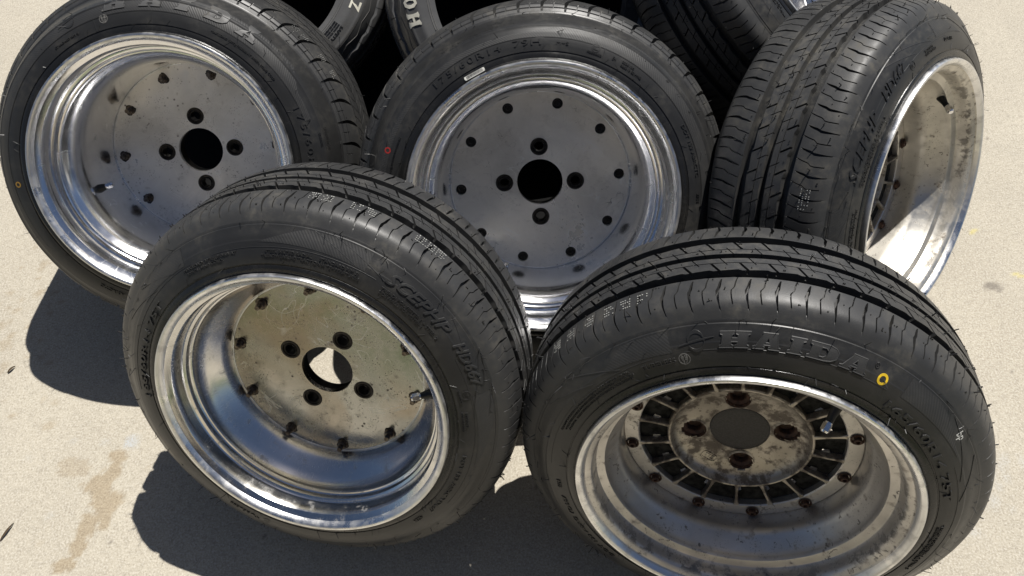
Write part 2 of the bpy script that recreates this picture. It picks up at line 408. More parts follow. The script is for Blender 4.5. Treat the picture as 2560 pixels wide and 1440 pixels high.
            yield t.rib(c + .0372, yb, sh2, ncol=20, off=lambda q: -curve(q), wall1=False)
        elif t.kind == 'winter':
            hook = lambda q: .017 * q ** 1.8
            w = lambda q: .0022 + .0036 * np.clip(np.sin(PI * np.clip((q + .05) / 1.1, 0, 1)), 0, 1)
            dep = lambda q: np.where(q > .02, .0030 + .0045 * np.clip(q / .35, 0, 1), 0)
            dots = [(.2, w, dep, hook), (.68, one(.0007), lambda q: np.where((q > .06) & (q < .26), .002, 0), lambda q: hook(q) + 0)]
            yield t.rib(t.yg, t.yg + .046, dots, ncol=24, lines=[(.08, .0011, .0020), (.19, .0011, .0020)], wall0=False)
            a, b = t.yg + .051, yb - .044; w3 = (b - a - .014) / 3
            for j in range(3):
                s0 = a + j * (w3 + .007)
                k1, k2 = (.016, -.010) if j != 1 else (-.012, .014)
                yield t.rib(s0, s0 + w3, [(.2, one(.0013), one(.0045), lambda q, k1=k1: k1 * q), (.70, one(.0008), lambda q: np.where((q > .1) & (q < .9), .003, 0), lambda q, k1=k1: k1 * q)],
                            ncol=10, lines=[(.5, .0009, .003)])
            hk2 = lambda q: .016 * (1 - q) ** 2.2
            yield t.rib(yb - .040, yb, [(.2, lambda q: w(1 - q), lambda q: dep(1 - q), hk2)], ncol=14, wall1=False)
        else:
            a, b = t.yg + .004, yb - .004; n = 5; g = .006; w3 = (b - a - g * (n - 1)) / n
            for j in range(n):
                s0 = a + j * (w3 + g)
                yield t.rib(s0, s0 + w3, [(.3, one(.001), lambda q: np.where((q < .6), .004, 0), lambda q: .004 * np.abs(q - .5))], ncol=8, saw0=.004, saw1=.004, P=44)

    # --- things laid on the sidewall; phi in degrees clockwise from the top
    def wrap(t, V, rc, phic, lift=.0, flip=False):
        """flat (x, y, h) geometry wrapped on the sidewall with its tops outwards"""
        x, y, h = V[:, 0], V[:, 1], V[:, 2]
        if flip: x, y = -x, -y
        r = rc + y; ph = math.radians(phic) + x / rc
        return np.stack([r * np.sin(ph), r * np.cos(ph), -t.f(r) + h + lift], -1)
    def text(t, s, rc, phic, size, **k):
        flip = k.pop('flip', False); width = k.pop('width', None)
        V, F = text_geo(s, size, **k); V = V.copy()
        if width: V[:, 0] *= math.radians(width) * rc / max(1e-6, np.ptp(V[:, 0]))
        V[:, 0] -= (V[:, 0].max() + V[:, 0].min()) / 2
        V[:, 1] -= size / 2
        return t.wrap(V, rc, phic, .0002, flip), F
    def ring_line(t, rc, p0, p1, w=.0008, h=.0006, n=60):
        ph = np.radians(np.linspace(p0, p1, n)); V = []; 
        for rr, hh in ((rc - w, -.0002), (rc - w * .4, h), (rc + w * .4, h), (rc + w, -.0002)):
            V.append(np.stack([rr * np.sin(ph), rr * np.cos(ph), -t.f(rr) + hh + 0 * ph], -1))
        V = np.stack(V, 1).reshape(-1, 3); return V, grid_faces(n, 4, False, True)
    def seg_line(t, p, q, w=.0006, h=.0006, n=8):
        """raised line between (r, phi) points"""
        s = np.linspace(0, 1, n); r = p[0] + (q[0] - p[0]) * s; ph = np.radians(p[1] + (q[1] - p[1]) * s)
        X = r * np.sin(ph); Y = r * np.cos(ph); d = np.stack([np.gradient(X), np.gradient(Y)], -1); d /= np.linalg.norm(d, axis=1)[:, None]
        nx, ny = -d[:, 1], d[:, 0]; V = []
        for k, hh in ((-1, -.0002), (-.4, h), (.4, h), (1, -.0002)):
            x = X + nx * w * k; y = Y + ny * w * k; V.append(np.stack([x, y, -t.f(np.hypot(x, y)) + hh], -1))
        V = np.stack(V, 1).reshape(-1, 3); return V, grid_faces(n, 4, False, True)
    def patch(t, lo, hi, p0, p1, mat, n=80, m=7, lift=.0004):
        """textured panel between radius curves lo(s), hi(s); s = 0..1 from angle p0 to p1"""
        s = np.linspace(0, 1, n); v = np.linspace(0, 1, m); ph = np.radians(p0 + (p1 - p0) * s)[:, None] + 0 * v
        l = np.array([lo(x) for x in s])[:, None]; h = np.array([hi(x) for x in s])[:, None]
        r = l + (h - l) * v[None]
        V = np.stack([r * np.sin(ph), r * np.cos(ph), -t.f(r) + lift], -1).reshape(-1, 3)
        uv = np.stack([(ph * .25), r], -1).reshape(-1, 2)
        return mk('textured_panel', V, grid_faces(n, m, False, True), mat, 40, uv * np.array([1, 1]))
    def hairs(t, n_tread, n_side, seed, p0=-180, p1=180):
        g = np.random.default_rng(seed); parts = []
        L = 360 / t.P
        for i in range(n_tread):
            k = g.integers(0, t.P); line = g.integers(0, 9)
            yy = [t.yg + .012, t.yg + .024, t.c - .040, t.c - .022, t.c - .008, t.c + .008, t.c + .022, t.c + .042, t.W - t.bi - .012][line]
            ph = math.radians(k * L + (.5 if line % 2 else .0) * L + g.normal(0, .4)); r = t.top(yy)
            d = Vector((math.sin(ph), math.cos(ph), 0)); e = Vector((g.normal(0, .5), g.normal(0, .5), g.normal(0, .5)))
            ln = g.choice([.0014, .0022, .004, .008], p=[.5, .28, .14, .08])
            parts.append(cyl(Vector((r * math.sin(ph), r * math.cos(ph), -yy)) - d * .0004, d + e * .35, .0008, .0006, ln, 4))
        for i in range(n_side):
            ph = g.uniform(math.radians(p0), math.radians(p1)); r = g.choice([.2075, .234, t.rg - .002, t.rg - .001, .2485])
            d = Vector((math.sin(ph) * .6, math.cos(ph) * .6, .8)); e = Vector((g.normal(0, 1), g.normal(0, 1), 0))
            parts.append(cyl(Vector((r * math.sin(ph), r * math.cos(ph), -float(t.f(r)) - .0003)), d + e * .9, .00055, .0003, g.uniform(.004, .013), 3))
        return join(parts)
    def dot_stamp(t, phis, yy, seed, cols=5, rows=4):
        g = np.random.default_rng(seed); parts = []
        for pc in phis:
            pat = g.random((rows, cols)) < .72
            for a in range(rows):
                for b in range(cols):
                    if not pat[a, b]: continue
                    y = yy + (a - rows / 2) * .0034; ph = math.radians(pc) + (b - cols / 2) * .0028 / t.R + g.normal(0, .0005)
                    r = float(t.top(y)); d = Vector((math.sin(ph), math.cos(ph), -.25 * (1 if y < t.c - .04 else 0)))
                    parts.append(cyl(Vector((r * math.sin(ph), r * math.cos(ph), -y)) + d * .0003, d, .00085, .00075, .0003, 8))
        return join(parts)

def build_tyre(w, t, hair=(260, 60), seed=1, label=None):
    o = w.part('tyre', t.carcass(), label)
    for me in t.ribs(): w.sub('tread_rib', me, o)
    V, F = t.hairs(hair[0], hair[1], seed); h = w.sub('rubber_nib', mk('rubber_nib', V, F, M['letter'], 0), o); h['kind'] = 'stuff'
    return o

HAIDA = {'H': ([[(0, 0), (.62, 0), (.62, .15), (.52, .2), (.52, .38), (.78, .38), (.78, .2), (.68, .15), (.68, 0), (1.3, 0), (1.3, .15), (1.2, .2), (1.2, .8), (1.3, .85), (1.3, 1), (.68, 1), (.68, .85), (.78, .8), (.78, .6), (.52, .6), (.52, .8), (.62, .85), (.62, 1), (0, 1), (0, .85), (.1, .8), (.1, .2), (0, .15)]], 1.3),
         'A': ([[(0, 0), (.6, 0), (.6, .15), (.5, .17), (.54, .27), (.86, .27), (.9, .17), (.8, .15), (.8, 0), (1.4, 0), (1.4, .15), (1.3, .18), (1.12, .85), (1.12, 1), (.42, 1), (.42, .85), (.14, .18), (0, .15)], [(.60, .42), (.82, .42), (.72, .74)]], 1.4),
         'I': ([[(0, 0), (.62, 0), (.62, .15), (.52, .2), (.52, .8), (.62, .85), (.62, 1), (0, 1), (0, .85), (.1, .8), (.1, .2), (0, .15)]], .62),
         'D': ([[(0, 0), (.8, 0), (1.08, .1), (1.25, .3), (1.25, .7), (1.08, .9), (.8, 1), (0, 1), (0, .85), (.1, .8), (.1, .2), (0, .15)], [(.5, .22), (.5, .78), (.68, .78), (.8, .64), (.8, .36), (.68, .22)]], 1.25)}
def haida(w, t, tyre, r0, r1, spec, mt='hatch_fine'):
    H = r1 - r0
    for ch, p0, p1 in spec:
        loops, wd = HAIDA[ch]; width = math.radians(p1 - p0) * (r0 + r1) / 2; sx = width / (wd + .12)
        lp = [[((x - wd / 2 + .12 * (y - .5)) * sx, (y - .5) * H) for x, y in l] for l in loops]
        V1, F1 = curve_mesh('l', lp, .0010, None); V2, F2 = curve_mesh('l', lp, 0, None, bevel=.00045, fill='NONE'); V2 = V2.copy(); V2[:, 2] += .0010
        V, F = join([(V1, F1), (V2, F2)]); V = t.wrap(V, (r0 + r1) / 2, (p0 + p1) / 2, .0003)
        w.sub('raised_letter', mk('raised_letter', V, F, M[mt], 25), tyre)
def emblem(w, t, tyre, rc, phic, R=.0085):
    """open ring crossed by a swoosh"""
    parts = []
    def arc(rr, a0, a1, wmax, n=22):
        o = []; i = []
        for k in range(n):
            s = k / (n - 1); a = math.radians(a0 + (a1 - a0) * s); ww = wmax * math.sin(PI * min(1, s * .9 + .1))
            o.append(((rr + ww / 2) * math.cos(a), (rr + ww / 2) * math.sin(a))); i.append(((rr - ww / 2) * math.cos(a), (rr - ww / 2) * math.sin(a)))
        return o + i[::-1]
    lp = [arc(R, 25, 190, .0028), arc(R, 205, 370, .0028)]
    n = 16; up = [(-.019 + .038 * k / n, -.0022 + .0055 * (k / n) + .0009 * math.sin(PI * k / n)) for k in range(n + 1)]; dn = [(x, y - .0015 * math.sin(PI * (k + .5) / (n + 1))) for k, (x, y) in enumerate(up)]
    lp.append(up + dn[::-1])
    V, F = curve_mesh('e', lp, .0008, None); w.sub('raised_emblem', mk('raised_emblem', t.wrap(V, rc, phic, .0003), F, M['letter'], 25), tyre)

def sidewall_text(w, t, tyre, items):
    for s, r, p, size, kw in items:
        kw = dict(kw); mat = kw.pop('mat', 'letter'); V, F = t.text(s, r, p, size, **kw)
        w.sub('raised_lettering', mk('raised_lettering', V, F, M[mat], 25), tyre)
def ccc(w, t, tyre, rc, phic, R=.006):
    V, F = curve_mesh('c', [circle(R, 32), circle(R * .84, 32)], .0005, None)
    P = [(V, F)]
    for k in range(3):
        o = []; i = []
        for j in range(14):
            a = math.radians(60 + 240 * j / 13); cx = -R * .22 + k * R * .3
            o.append((cx + R * .5 * math.cos(a), R * .5 * math.sin(a))); i.append((cx + R * .38 * math.cos(a), R * .38 * math.sin(a)))
        P.append(curve_mesh('c', [o + i[::-1]], .0005, None))
    V, F = join(P); w.sub('raised_emblem', mk('raised_emblem', t.wrap(np.array(V), rc, phic, .0002), F, M['letter'], 25), tyre)
def stamp(w, t, tyre, rc, phic, num, R=.0062):
    P = [curve_mesh('c', [circle(R, 36), circle(R * .88, 36)], .0001, None)]
    V, F = text_geo(num, .0048, extrude=.0001); V = V.copy(); V[:, 1] -= .0050; P.append((V, F))
    # two small stroke characters above the number, drawn as the strokes they are made of
    def bar(x0, y0, x1, y1, wd=.00035):
        d = Vector((x1 - x0, y1 - y0)).normalized(); nx, ny = -d.y * wd, d.x * wd
        return [(x0 + nx, y0 + ny), (x1 + nx, y1 + ny), (x1 - nx, y1 - ny), (x0 - nx, y0 - ny)]
    st = [(-.0034, .0018, -.002, .0042), (-.002, .0042, -.0006, .0018), (-.0028, .0020, -.0012, .0020), (-.0028, .0015, -.0012, .0015), (-.0028, .0003, -.0012, .0003), (-.0028, .0015, -.0028, .0003), (-.0012, .0015, -.0012, .0003),
          (.0004, .0032, .0018, .0032), (.0011, .0043, .0011, .0003), (.0020, .0042, .0034, .0036), (.0034, .0036, .0019, .0018), (.0022, .0030, .0036, .0018), (.0021, .0015, .0034, .0015), (.0021, .0003, .0034, .0003), (.0021, .0015, .0021, .0003), (.0034, .0015, .0034, .0003)]
    for s in st: P.append(curve_mesh('c', [bar(*s)], .0001, None))
    V, F = join(P); w.sub('ink_stamp', mk('ink_stamp', t.wrap(np.array(V), rc, phic, .0003), F, M['faint'], 0), tyre)
def paint_ring(w, t, tyre, rc, phic, R, r, mat, name='painted_ring'):
    V, F = curve_mesh('c', [circle(R, 32), circle(r, 32)], .0001, None)
    w.sub(name, mk(name, t.wrap(V, rc, phic, .0004), F, mat, 0), tyre)
def wearticks(w, t, tyre, phis):
    """moulded tick marks and bars across the sidewall lines"""
    P = []
    for k, p in enumerate(phis):
        P.append(t.seg_line((.2085, p), (.2155, p + 1.2), .0004, .0005)); P.append(t.seg_line((.2455, p + 2.5), (.2508, p + 3.1), .0004, .0005))
    V, F = join(P); w.sub('moulding_mark', mk('moulding_mark', V, F, M['letter'], 25), tyre)['kind'] = 'stuff'

# ------------------------------------------------------------------ rims
LIP = [(.1958, .0085), (.1965, .0045), (.1963, .0012), (.1953, -.0008), (.1938, -.0013), (.1915, -.0010), (.1893, .0008), (.1875, .0034), (.1862, .0062)]
def rim(w, kind, W, dy, mat, edge_mat='edge', seg=256, rear=True):
    if kind == 'deep':     # polished stepped barrel, disc set far back
        k = (dy - .096)
        body = [(.1862, .0062), (.1835, .0088), (.1800, .0112), (.1782, .0150), (.1775, .0200), (.1768, .0300), (.1758, .0318), (.1742, .0325), (.1725, .0335), (.1716, .0360), (.1712, .0390),
                (.1700, .0405), (.1682, .0412), (.1672, .0435)]
        s = .045 + (.05 if k > .04 else 0) * 0
        if k > .04: tail = [(.1660, .0452), (.1632, .0482), (.1598, .0525), (.1565, .0585), (.1535, .0660), (.1510, .0750), (.1492, .0860), (.1480, .098), (.1472, .110), (.1464, .127), (.1455, dy)]
        else: tail = [(.1664, .047), (.1645, .052), (.1605, .059), (.1550, .066), (.1495, .073), (.1450, .079), (.1418, .085), (.1400, .090), (.1390, dy)]
        prof = body[:-1] + list(map(tuple, smoothpts([body[-1]] + tail, 4)))
    else:
        prof = [(.1862, .0062), (.1850, .0080), (.1790, .0112), (.1772, .0135), (.1762, .0170), (.1756, .0230), (.1750, .0290), (.1738, .0315), (.1712, .0330), (.1660, .0340), (.1640, .0350), (.1628, .0375)] + \
               list(map(tuple, smoothpts([(.1624, .040), (.1606, .045), (.1570, .052), (.1530, .059), (.1498, .0635), (.1478, .068), (.1467, .073), (.1463, .080), (.1460, dy)], 3)))
    rd = prof[-1][0]
    rb = [(rd, dy + .004), (rd + .001, W - .045), (.160, W - .034), (.172, W - .030), (.1765, W - .012), (.187, W - .004), (.1965, W - .001), (.1965, W - .006)]
    o = w.part('rim_barrel', revolve('rim_barrel', prof + rb, mat, seg, 24))
    w.sub('rim_lip', revolve('rim_lip', LIP, M[edge_mat], seg, 40), o)
    return o, rd

def disc_plate(w, rd, dy, mat, holes, thick=.007, name='centre_disc'):
    """flat centre plate with its holes cut through"""
    V, F = curve_mesh('d', [circle(rd - .0006, 160)] + holes, thick / 2, None); V = V.copy(); V[:, 2] += -dy - thick / 2
    o = w.part(name, mk(name, V, F, mat, 25))
    a = [(rd - .0022 + .0011 - .0011 * math.cos(t_), dy - .0001 - .0010 * math.sin(t_)) for t_ in [PI * k / 6 for k in range(7)]]
    w.sub('disc_edge', revolve('disc_edge', a, M['edge'], 200, 40), o); return o

def P2(r, deg): return (r * math.sin(math.radians(deg)), r * math.cos(math.radians(deg)))
def lug(w, disc, deg, dy, R=.0142, r=.0078, pcd=.0572):
    x, y = P2(pcd, deg); z = -dy
    prof = [(R, z + .0002), (R - .0008, z + .0012), (R - .0030, z + .0009), (R - .0040, z - .0012), (r + .0012, z - .0012), (r + .0008, z + .0004), (r, z + .0001), (r - .0003, z - .016)]
    n = 36; V = []; F = []
    for rr, zz in prof:
        for k in range(n): a = 2 * PI * k / n; V.append((x + rr * math.cos(a), y + rr * math.sin(a), zz))
    for m in range(len(prof) - 1):
        for k in range(n): F.append((m * n + k, (m + 1) * n + k, (m + 1) * n + (k + 1) % n, m * n + (k + 1) % n))
    w.sub('lug_bushing', mk('lug_bushing', V, F, M['dark_steel'], 30), disc)
def hub_sleeve(w, disc, dy, r=.0368, depth=.03, mat='dark_steel'):
    me = revolve('hub_sleeve', [(r + .0025, dy + .0069), (r + .0006, dy + .0072), (r + .0006, dy + .012), (r + .0018, dy + .015), (r + .0018, dy + depth), (r + .006, dy + depth)], M[mat], 64, 30)
    w.sub('hub_sleeve', me, disc)
def washer_blot(seed, x, y, z, R):
    g = np.random.default_rng(seed); n = 26; V = [(x, y, z)]
    for k in range(n):
        a = 2 * PI * k / n; rr = R * (1 + .22 * g.random() + .12 * math.sin(3 * a + seed)); V.append((x + rr * math.cos(a), y + rr * math.sin(a), z))
    return V, [(0, k + 1, (k + 1) % n + 1) for k in range(n)]
def hexbolt(w, deg, dy, rb, seed, mat='nut', stud=True):
    x, y = P2(rb, deg); P = []
    g = random.Random(seed)
    P.append(cyl((x, y, -dy), (0, 0, 1), .0076, .0074, .0014, 20)); P.append(cyl((x, y, -dy + .0016), (0, 0, 1), .0060, .0057, .0055, 6, rot=g.random() * 2))
    if stud: P.append(cyl((x, y, -dy + .0078), (0, 0, 1), .0036, .0034, .0050 + g.random() * .002, 12))
    V, F = join(P); o = w.part('bolt', mk('bolt', V, F, M[mat], 30))
    V, F = washer_blot(seed, x, y, -dy + .0003, .0078); w.sub('grime_ring', mk('grime_ring', V, F, M['dark_steel'], 0), o)
def sunkbolt(w, deg, dy, rb):
    x, y = P2(rb, deg); P = [cyl((x, y, -dy - .0065), (0, 0, 1), .0062, .0060, .0045, 18, inner=.0030)]
    P.append(cyl((x, y, -dy - .0068), (0, 0, 1), .0086, .0086, .0003, 20))
    V, F = join(P); w.part('bolt', mk('bolt', V, F, M['dark_steel'], 30))
def cupbolt(w, deg, dy, rb, seed):
    x, y = P2(rb, deg); n = 20; V = []; F = []
    prof = [(.0086, .0003), (.0082, .0010), (.0070, .0008), (.0062, -.0012), (.0052, -.0014), (.0048, .0040), (.0040, .0048), (.0026, .0048), (.0024, .0020), (.0, .0018)]
    for rr, zz in prof:
        for k in range(n): a = 2 * PI * k / n; V.append((x + rr * math.cos(a), y + rr * math.sin(a), -dy + zz + .0012))
    for m in range(len(prof) - 1):
        for k in range(n): F.append((m * n + k, m * n + (k + 1) % n, (m + 1) * n + (k + 1) % n, (m + 1) * n + k))
    w.part('bolt', mk('bolt', V, F, M['rusty'], 35))
def valve(w, deg, rb, yb_, rt, yt):
    b = Vector((*P2(rb, deg), -yb_)); t = Vector((*P2(rt, deg), -yt)); d = (t - b); L = d.length; a = d.normalized()
    P = [cyl(b - a * .002, a, .0078, .0062, .008, 16), cyl(b + a * .006, a, .0062, .0044, L * .28, 16), cyl(b + a * (.006 + L * .28), a, .0044, .0042, L - .006 - L * .28 - .011, 16)]
    V, F = join(P); o = w.part('valve_stem', mk('valve_stem', V, F, M['stem'], 40))
    P = [cyl(t - a * .0125, a, .0045, .0045, .002, 16), cyl(t - a * .0105, a, .0052, .0052, .0085, 6), cyl(t - a * .002, a, .0046, .0036, .002, 16)]
    V, F = join(P); w.sub('valve_cap', mk('valve_cap', V, F, M['chrome'], 30), o)

# ================================================================== SETTING: ground
def build_ground():
    def axis_(lo, hi, a, b, n):
        return np.concatenate([[lo, lo * .5, a - 4, a - 1.5, a - .5], np.linspace(a, b, n), [b + .5, b + 1.5, b + 4, hi * .5, hi]])
    xs = axis_(-40, 40, -1.15, 1.15, 420); ys = axis_(-40, 40, .05, 1.75, 310)
    X, Y = np.meshgrid(xs, ys, indexing='ij'); V = np.stack([X, Y, 0 * X], -1).reshape(-1, 3)
    nx, ny = len(xs), len(ys); F = grid_faces(nx, ny, False, True)
    me = bpy.data.meshes.new('ground'); me.from_pydata(V.tolist(), [], F.tolist())
    wet = np.zeros(len(V)); dk = np.zeros(len(V)); pale = np.zeros(len(V)); yel = np.zeros(len(V)); g = np.random.default_rng(3)
    jx = np.zeros(len(V)); near = (np.abs(V[:, 0]) < 1.3) & (V[:, 1] < 1.8) & (V[:, 1] > 0)
    for i in np.nonzero(near)[0]: jx[i] = mnoise.noise(Vector((V[i, 0] * 55, V[i, 1] * 55, 0))) + .5 * mnoise.noise(Vector((V[i, 0] * 140, V[i, 1] * 140, 4)))
    def blob(arr, x, y, rx, ry, s=1.0, rag=.45, soft=.35):
        d = np.hypot((V[:, 0] - x) / rx, (V[:, 1] - y) / ry) + rag * jx
        arr[:] = np.maximum(arr, s * np.clip((1 - d) / soft, 0, 1) * near)
    for b in [(-.686, .395, .024, .026), (-.672, .365, .026, .022), (-.671, .415, .011, .022), (-.668, .440, .016, .012), (-.668, .340, .013, .020), (-.695, .330, .018, .022), (-.700, .300, .014, .018), (-.715, .275, .022, .012), (-.702, .318, .009, .03)]: blob(wet, *b, 1.0, .40, .16)
    for b in [(-.751, .432, .020, .013), (-.728, .430, .010, .008), (-.716, .397, .007, .006), (-.74, .42, .03, .012), (-.80, .50, .014, .009), (-.93, .66, .016, .012), (-.915, .62, .010, .01)]: blob(wet, *b, .55, .45, .2)
    for k in range(46):
        x = g.normal(-.905, .05); y = g.normal(.72, .07); blob(wet, x, y, g.uniform(.004, .011), g.uniform(.004, .009), g.uniform(.4, .8), .2, .5)
    for k in range(60):
        x = g.uniform(-1.1, -.55); y = g.uniform(.28, 1.3); blob(wet, x, y, g.uniform(.002, .007), g.uniform(.002, .006), g.uniform(.25, .55), .2, .5)
    for k in range(90):
        x = g.uniform(-1.15, 1.15); y = g.uniform(.15, 1.6); blob(dk, x, y, g.uniform(.0025, .005), g.uniform(.0025, .005), g.uniform(.3, .9), .1, .6)
    blob(pale, -.650, .463, .017, .017, 1.0, .5, .6)
    for k in range(16): blob(pale, .745 + g.normal(0, .025), .29 + g.normal(0, .05), g.uniform(.006, .02), g.uniform(.006, .02), .35, .5, .8)
    for k in range(6): blob(pale, g.uniform(-.9, -.65), g.uniform(.3, .5), .01, .008, .3, .5, .8)
    blob(dk, .868, .657, .016, .008, .8, .6, .3); blob(dk, .880, .650, .008, .010, .6, .5, .3)
    for x, y in [(.877, .773), (.885, .776), (.925, .675), (.918, .678), (.935, .672), (.905, .68)]: blob(yel, x, y, .007, .004, .8, .5, .4)
    # broad faint damp tone to the lower left
    for nm, arr in (('wet', wet), ('dark', dk), ('pale', pale), ('yellow', yel)):
        at = me.attributes.new(nm, 'FLOAT', 'POINT'); at.data.foreach_set('value', arr.astype(np.float32))
    t = NT('concrete'); o = t.obj()
    n0 = t.noise(o, 1.6, 4, .6); n1 = t.noise(o, 9, 5, .6); n2 = t.noise(o, 95, 4, .7); n3 = t.noise(o, 330, 3, .65); n4 = t.noise(o, 900, 2, .6)
    col = t.mix(t.ramp(n0, (.35, 0.0), (.65, 1.0)), (.385, .348, .280), (.435, .397, .322))
    col = t.mix(t.math('MULTIPLY', t.ramp(n1, (.42, 0.0), (.68, 1.0)), .45), col, (.335, .303, .248))
    col = t.mix(t.math('MULTIPLY', t.ramp(n2, (.46, 0.0), (.64, 1.0)), .55), col, (.30, .27, .218))
    col = t.mix(t.ramp(n3, (.50, 0.0), (.64, .55)), col, (.56, .53, .46))
    col = t.mix(t.ramp(n3, (.34, .65), (.43, 0.0)), col, (.23, .20, .16))
    v = t.node('ShaderNodeTexVoronoi', feature='F1'); v.inputs['Scale'].default_value = 240; t.link(o, v.inputs['Vector'])
    sp = t.math('MULTIPLY', t.ramp(v.outputs['Distance'], (.10, 1.0), (.25, 0.0)), t.ramp(t.noise(o, 170, 2), (.52, 0.0), (.58, 1.0)))
    col = t.mix(t.math('MULTIPLY', sp, .5), col, (.15, .12, .09))
    def at(nm): return t.node('ShaderNodeAttribute', attribute_name=nm).outputs['Fac']
    col = t.mix(t.math('MULTIPLY', at('wet'), .55), col, t.mix(1.0, col, (.60, .48, .32), 'MULTIPLY'))
    col = t.mix(t.math('MULTIPLY', at('pale'), t.math('MULTIPLY', t.ramp(n3, (.4, .2), (.55, 1.0)), .7)), col, (.40, .43, .46))
    col = t.mix(t.math('MULTIPLY', at('dark'), .75), col, (.10, .085, .075)); col = t.mix(t.math('MULTIPLY', at('yellow'), .45), col, (.62, .52, .05))
    h = t.math('ADD', t.math('MULTIPLY', n3, .7), t.math('ADD', t.math('MULTIPLY', n2, 1.0), t.math('MULTIPLY', n4, .3)))
    t.set(Base_Color=col, Roughness=.88, Normal=t.bump(h, .8, .0009)); t.b.inputs['Specular IOR Level'].default_value = .25
    me.materials.append(t.m); me.update()
    o = link('ground', me); o['kind'] = 'structure'; o['label'] = 'sunlit tan concrete slab with brown drips and stains'
build_ground()

# ================================================================== WHEELS (pose fitted to the photograph)
G_MAIN = 'wheels with tyres leaning together on the concrete'
# --- back left: deep polished wheel with bolts standing out
wA = Wheel('wheel', 'polished deep wheel at the back left with pitted plate and protruding bolts', 'wheel', (-.5106, .7439, .3682), .0053, .7083, G_MAIN)
tA = Tyre(.269, .2825, .0553, .2623, .012, c=.157, P=50, kind='winter')
yA = build_tyre(wA, tA, (160, 60), 11)
rA, rd = rim(wA, 'deep', .269, .168, M['polish'])
dA = disc_plate(wA, rd, .168, M['disc_a'], [circle(.0368, 72)] + [circle(.0115, 28, *P2(.0572, a)) for a in (0, 90, 180, 270)])
for a in (0, 90, 180, 270): lug(wA, dA, a, .168)
hub_sleeve(wA, dA, .168)
for k in range(10): hexbolt(wA, 17 + 36 * k, .168, .1285, k)
valve(wA, -106, .1495, .092, .124, .092)
# --- back centre
wC = Wheel('wheel', 'polished dished wheel at the back centre with flat grey plate and ten sunken bolts', 'wheel', (.051, .6445, .3638), -.0377, .7436, G_MAIN)
tC = Tyre(.2613, .2825, .0553, .2623, .012, c=.15, P=50, kind='winter')
yC = build_tyre(wC, tC, (160, 60), 12)
rC, rd = rim(wC, 'deep', .2613, .158, M['polish'])
dC = disc_plate(wC, rd, .158, M['disc_c'], [circle(.0368, 72)] + [circle(.0115, 28, *P2(.0572, a)) for a in (0, 90, 180, 270)] + [circle(.0086, 24, *P2(.128, 14 + 36 * k)) for k in range(10)])
for a in (-1, 89, 173, 268): lug(wC, dC, {-1: 0, 89: 90, 173: 180, 268: 270}[a], .158)
hub_sleeve(wC, dC, .158)
for k in range(10): sunkbolt(wC, 14 + 36 * k, .158, .128)
valve(wC, -155, .150, .118, .1345, .112)
# --- right back: turned away, tread towards us
wB = Wheel('wheel', 'right back wheel turned sideways with dusty tread and dull silver barrel', 'wheel', (.6141, .6415, .324), .8001, .4397, G_MAIN)
tB = Tyre(.2304, .277, .0292, .2532, .0266, c=.110, P=58, kind='road', matk='rubber_dusty')
yB = build_tyre(wB, tB, (700, 110), 13)
rB, rdB = rim(wB, 'step', .2304, .100, M['satin_b'])
# --- front left
wD = Wheel('wheel', 'front left wheel, sunlit concrete showing through its hub hole', 'wheel', (-.2803, .3689, .3225), -.2493, .5416, G_MAIN)
tD = Tyre(.2253, .277, .0292, .2532, .0266, c=.107, P=58, kind='road')
yD = build_tyre(wD, tD, (520, 110), 14)
rD, rd = rim(wD, 'deep', .2253, .0945, M['polish_warm'])
dD = disc_plate(wD, rd, .0945, M['disc_d'], [circle(.0368, 72)] + [circle(.0115, 28, *P2(.0572, a)) for a in (24, 114, 204, 294)])
for a in (24, 114, 204, 294): lug(wD, dD, a, .0945)
hub_sleeve(wD, dD, .0945, depth=.022)
for k in range(10): hexbolt(wD, 27 + 36 * k, .0945, .1270, 30 + k)
valve(wD, 80, .1655, .050, .1385, .038)
# --- front right: dirty cast wheel with spokes
wE = Wheel('wheel', 'front right wheel with dirty cast spoked centre and yellow ring on its tyre', 'wheel', (.2519, .2285, .3171), -.2791, .3722, G_MAIN)
tE = Tyre(.2154, .277, .0292, .2532, .0266, c=.1068, P=58, kind='road')
yE = build_tyre(wE, tE, (520, 110), 15)
rE, rdE = rim(wE, 'step', .2154, .093, M['satin'])

